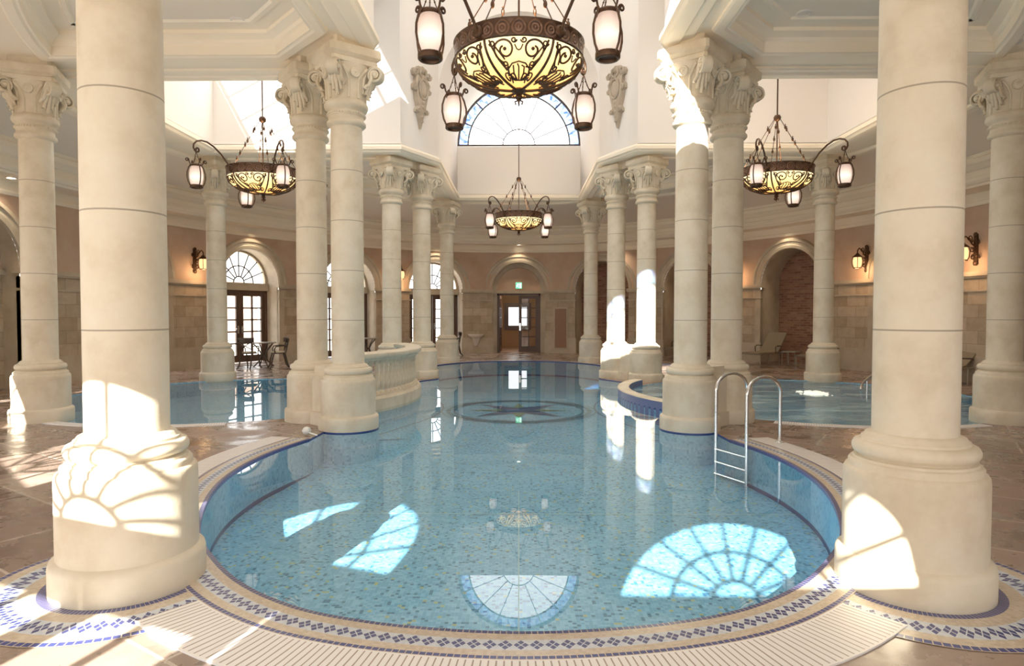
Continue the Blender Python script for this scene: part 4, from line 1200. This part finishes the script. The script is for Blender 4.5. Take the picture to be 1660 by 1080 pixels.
r = MB(); r.tube([(7.29, 13.60, .22), (7.29, 13.60, -.33)], .016, 8); r.build('post', 'steel', gr)
fl_ = thing('rope_float', 'white ball on a short rod lying on the pool edge by a column', 'float', (-2.78, 8.42, .06))
b = MB(); b.sphere((0, 0, 0), .055, 14, 10); b.lathe([(.057, -.008), (.06, 0), (.057, .008)], 14); b.build('ball', 'white_plastic', fl_)
b = MB(); b.tube([(.03, -.02, -.02), (.16, -.07, -.045)], .010, 6); b.build('rod', 'white_plastic', fl_)

# ------------------------------------------------------------------ loungers, tables, chairs
def lounger(label, loc, rz):
    t = thing('sun_lounger', label, 'sun lounger', loc, rz, None)
    # local +y runs from foot to head
    f = MB()
    for s in (-1, 1): f.tube([(s * .31, -.95, .36), (s * .31, .25, .36), (s * .31, .95, .36)], .018, 6)
    f.tube([(-.31, -.95, .36), (.31, -.95, .36)], .018, 6); f.tube([(-.31, .9, .36), (.31, .9, .36)], .018, 6)
    f.build('frame', 'pale_frame', t)
    for s in (-1, 1):
        for y in (-.90, .30, .85):
            l = MB(); l.tube([(s * .31, y, .36), (s * .31, y, 0.0)], .016, 6); l.build('leg', 'pale_frame', t)
    m_ = MB()
    path = [(-.97, .37), (-.6, .375), (-.2, .365), (.18, .37), (.24, .40)]
    rows = [[(x, y, z + .03 - .015 * (1 - (x / .3) ** 2)) for x in (-.30, -.15, 0, .15, .30)] for y, z in path] 
    rows2 = [[(p[0], p[1], p[2] - .03) for p in r][::-1] for r in rows]
    m_.grid([r + q for r, q in zip(rows, rows2)], closed=True); m_.build('seat_sling', 'sling', t)
    m_ = MB()
    path = [(.22, .39), (.40, .55), (.60, .76), (.78, .94), (.83, .985)]
    rows = [[(x, y + .02 * (1 - (x / .3) ** 2), z) for x in (-.30, -.15, 0, .15, .30)] for y, z in path]
    rows2 = [[(p[0], p[1] + .025, p[2] - .025) for p in r][::-1] for r in rows]
    m_.grid([r + q for r, q in zip(rows, rows2)], closed=True); m_.build('backrest', 'sling', t)
    for s in (-1, 1):
        m_ = MB(); m_.tube([(s * .335, .02, .36), (s * .335, .0, .55), (s * .335, .10, .585), (s * .335, .36, .575), (s * .33, .43, .56)], .016, 6); m_.build('armrest', 'dark_metal', t)
    return t
def heading(t): 
    nx, ny = sin(t) / WA, cos(t) / WB
    return math.atan2(-nx, ny)
lounger('taupe sling lounger facing the pool in front of the brick alcove with the low table', (7.72, 20.35, 0), rad(-48))
lounger('dark taupe lounger half hidden behind the column pair next to the ladder', (5.75, 23.0, 0), rad(-32))
lounger('taupe lounger of which only the edge shows past the big foreground column', (9.75, 14.9, 0), rad(-75))
lounger('taupe lounger mostly hidden behind the column before the brick alcove', (8.95, 19.0, 0), rad(-58))
st_ = thing('side_table', 'low metal side table with slim legs beside the lounger at the brick alcove', 'side table', (8.28, 19.72, 0), rad(-50))
b = MB(); b.box((-.22, -.22, .42), (.22, .22, .445)); b.build('table_top', 'pale_frame', st_, smooth=False)
for sx in (-1, 1):
    for sy in (-1, 1):
        b = MB(); b.tube([(sx * .2, sy * .2, .43), (sx * .2, sy * .2, 0)], .012, 6); b.build('leg', 'pale_frame', st_)
def chair(label, loc, rz):
    t = thing('metal_chair', label, 'chair', loc, rz)          # faces local -y
    b = MB()
    poly = [(.21 * cos(q) * (1.05 if sin(q) < 0 else .92), .21 * sin(q)) for q in [2 * PI * i / 24 for i in range(24)]]
    b.prism(poly, .43, .455); b.build('seat', 'dark_metal', t)
    b = MB(); b.lathe([(0, .455), (.18, .455), (.195, .475), (.18, .495), (0, .50)], 20); b.build('seat_cushion', 'cushion', t)
    for s in (-1, 1):
        b = MB(); b.tube([(s * .18, -.15, .44), (s * .20, -.20, .25), (s * .19, -.22, .1), (s * .22, -.27, 0)], .021, 6); b.build('leg', 'dark_metal', t)
        b = MB(); b.tube([(s * .17, .16, .44), (s * .17, .20, .25), (s * .18, .24, .1), (s * .20, .32, 0)], .021, 6); b.build('leg', 'dark_metal', t)
        b = MB(); b.tube([(s * .18, .17, .45), (s * .19, .20, .6), (s * .21, .24, .78), (s * .22, .26, .86)], .02, 6); b.build('back_post', 'dark_metal', t)
        b = MB(); b.tube([(s * .20, .22, .66), (s * .25, .08, .66), (s * .24, -.10, .64), (s * .21, -.14, .56), (s * .19, -.12, .45)], .018, 6); b.build('arm', 'dark_metal', t)
    b = MB(); rows = [[(x, .265 - .06 * (x / .25) ** 2 * -1 * -1 + .03 * ((x / .25) ** 2) * -1, z) for z in (.76, .82, .88, .90)] for x in [-.25 + .05 * i for i in range(11)]]
    rows = [[(p[0], p[1] + .02 * (j == 3), p[2]) for j, p in enumerate(r)] + [(p[0], p[1] + .02, p[2]) for p in r[::-1]] for r in rows]
    b.grid(rows, closed=True); b.build('top_rail', 'dark_metal', t)
    b = MB()
    b.tube([(-.19, .20, .56), (0, .22, .66), (.21, .25, .78)], .016, 5); b.tube([(.19, .20, .56), (0, .22, .66), (-.21, .25, .78)], .016, 5)
    b.build('cross_back', 'dark_metal', t)
    return t
def table(label, loc, rz=0):
    t = thing('bistro_table', label, 'table', loc, rz)
    b = MB(); b.lathe([(0, .70), (.36, .70), (.375, .71), (.375, .725), (.36, .73), (0, .73)], 32); b.build('table_top', 'pale_frame', t)
    for k in range(4):
        a = PI / 2 * k + PI / 4
        b = MB(); b.tube([(r * cos(a), r * sin(a), z) for r, z in ((.30, .70), (.14, .52), (.05, .36), (.12, .18), (.28, .03), (.31, 0))], .021, 6); b.build('leg', 'dark_metal', t)
    b = MB(); b.lathe([(.04, .33), (.06, .35), (.06, .37), (.04, .39)], 12); b.build('collar', 'dark_metal', t)
    return t
table('round metal bistro table in front of the glazed doors beyond the still side pool', (-7.65, 19.3, 0))
chair('dark metal chair seen from behind at the table before the glazed doors', (-7.78, 18.6, 0), rad(172))
chair('dark metal chair turned sideways at the table before the glazed doors', (-6.98, 18.72, 0), rad(-62))
table('round bistro table seen just above the balustrade rail', (-5.3, 22.7, 0))
chair('dark metal chair beside the table seen above the balustrade rail', (-5.75, 22.35, 0), rad(110))
chair('dark metal chair standing near the basin behind the farthest left column', (-2.42, 24.2, 0), rad(-80))

# ------------------------------------------------------------------ outside
og = MB(); og.poly([[(-45, -30), (45, -30), (45, 55), (-45, 55)], ellipse(WA + 1.15, WB + 1.15, 72)], -.02)
struct(og.build('exterior_ground', 'terrace', smooth=False))
bd = MB(); bd.box((-30, 24, 0), (-17, 42, 3.2)); bd.box((-30.3, 23.7, 3.2), (-16.7, 42.3, 3.5))
ob = struct(bd.build('exterior_building', 'outside_brick', smooth=False))
# ------------------------------------------------------------------ light
W = bpy.data.worlds.new('World'); S.world = W; W.use_nodes = True
nt = W.node_tree; bg = nt.nodes['Background']
tcw = nt.nodes.new('ShaderNodeTexCoord'); sp_ = nt.nodes.new('ShaderNodeSeparateXYZ'); rp = nt.nodes.new('ShaderNodeValToRGB')
nt.links.new(tcw.outputs['Generated'], sp_.inputs[0]); nt.links.new(sp_.outputs['Z'], rp.inputs[0])
rp.color_ramp.elements[0].color = (1, .98, .95, 1); rp.color_ramp.elements[0].position = 0
rp.color_ramp.elements[1].color = (.95, .97, 1, 1); rp.color_ramp.elements[1].position = .8
nt.links.new(rp.outputs[0], bg.inputs[0]); bg.inputs['Strength'].default_value = 3.3
EL, AZ = 25.1, 14.0
sun = bpy.data.lights.new('sun', 'SUN'); sun.energy = 24; sun.color = (1, .95, .86); sun.angle = rad(.4)
so = bpy.data.objects.new('sun', sun); COL.objects.link(so)
d = Vector((sin(rad(AZ)) * cos(rad(EL)), cos(rad(AZ)) * cos(rad(EL)), -sin(rad(EL))))
so.rotation_euler = d.to_track_quat('-Z', 'Y').to_euler()
def area(name, loc, size, energy, color, target=None, sy=None):
    L = bpy.data.lights.new(name, 'AREA'); L.energy = energy; L.color = color; L.size = size
    if sy: L.shape = 'RECTANGLE'; L.size_y = sy
    o = bpy.data.objects.new(name, L); COL.objects.link(o); o.location = loc
    if target: o.rotation_euler = (Vector(target) - Vector(loc)).to_track_quat('-Z', 'Y').to_euler()
    return o
area('tower_fill', (0, YC, 11.3), 4.0, 110, (1, .95, .88))  # area lamps added in the tower and arms for fill, no fittings there
area('near_arm_fill', (0, 6.3, 8.85), 2.2, 30, (1, .95, .88))
area('far_arm_fill', (0, 18.6, 8.85), 2.2, 22, (1, .95, .88))
area('right_arm_fill', (4.8, YC, 7.9), 2.8, 36, (1, .95, .88))
area('left_arm_fill', (-4.8, YC, 7.9), 2.8, 5, (1, .95, .88))

for k in (8, 9, 10, -9, -8, -7):
    F = frame(rad(18 * k), .30); p = F @ Vector((0, 0, 1.9)); q = F @ Vector((0, -6, 2.0))
    area('window_fill', p, 1.7, 24, (1, .96, .90), q, 2.6)  # soft area lamps added inside the front windows as fill

# ------------------------------------------------------------------ camera
cam = bpy.data.cameras.new('camera'); co = bpy.data.objects.new('camera', cam); COL.objects.link(co)
cam.sensor_width = 36; cam.lens = 36 * 1050 / 1660
co.location = (0, 0, 1.6)
co.rotation_euler = (rad(90 - 1.75), 0, rad(.6))
cam.clip_start = .05; cam.clip_end = 300
S.camera = co
S.view_settings.view_transform = 'Standard'
S.view_settings.exposure = 0.56
S.view_settings.gamma = 1.13
S.cycles.use_denoising = True
S.cycles.max_bounces = 10; S.cycles.diffuse_bounces = 5; S.cycles.transparent_max_bounces = 12
S.cycles.sample_clamp_indirect = 6
S.cycles.caustics_reflective = False; S.cycles.caustics_refractive = False
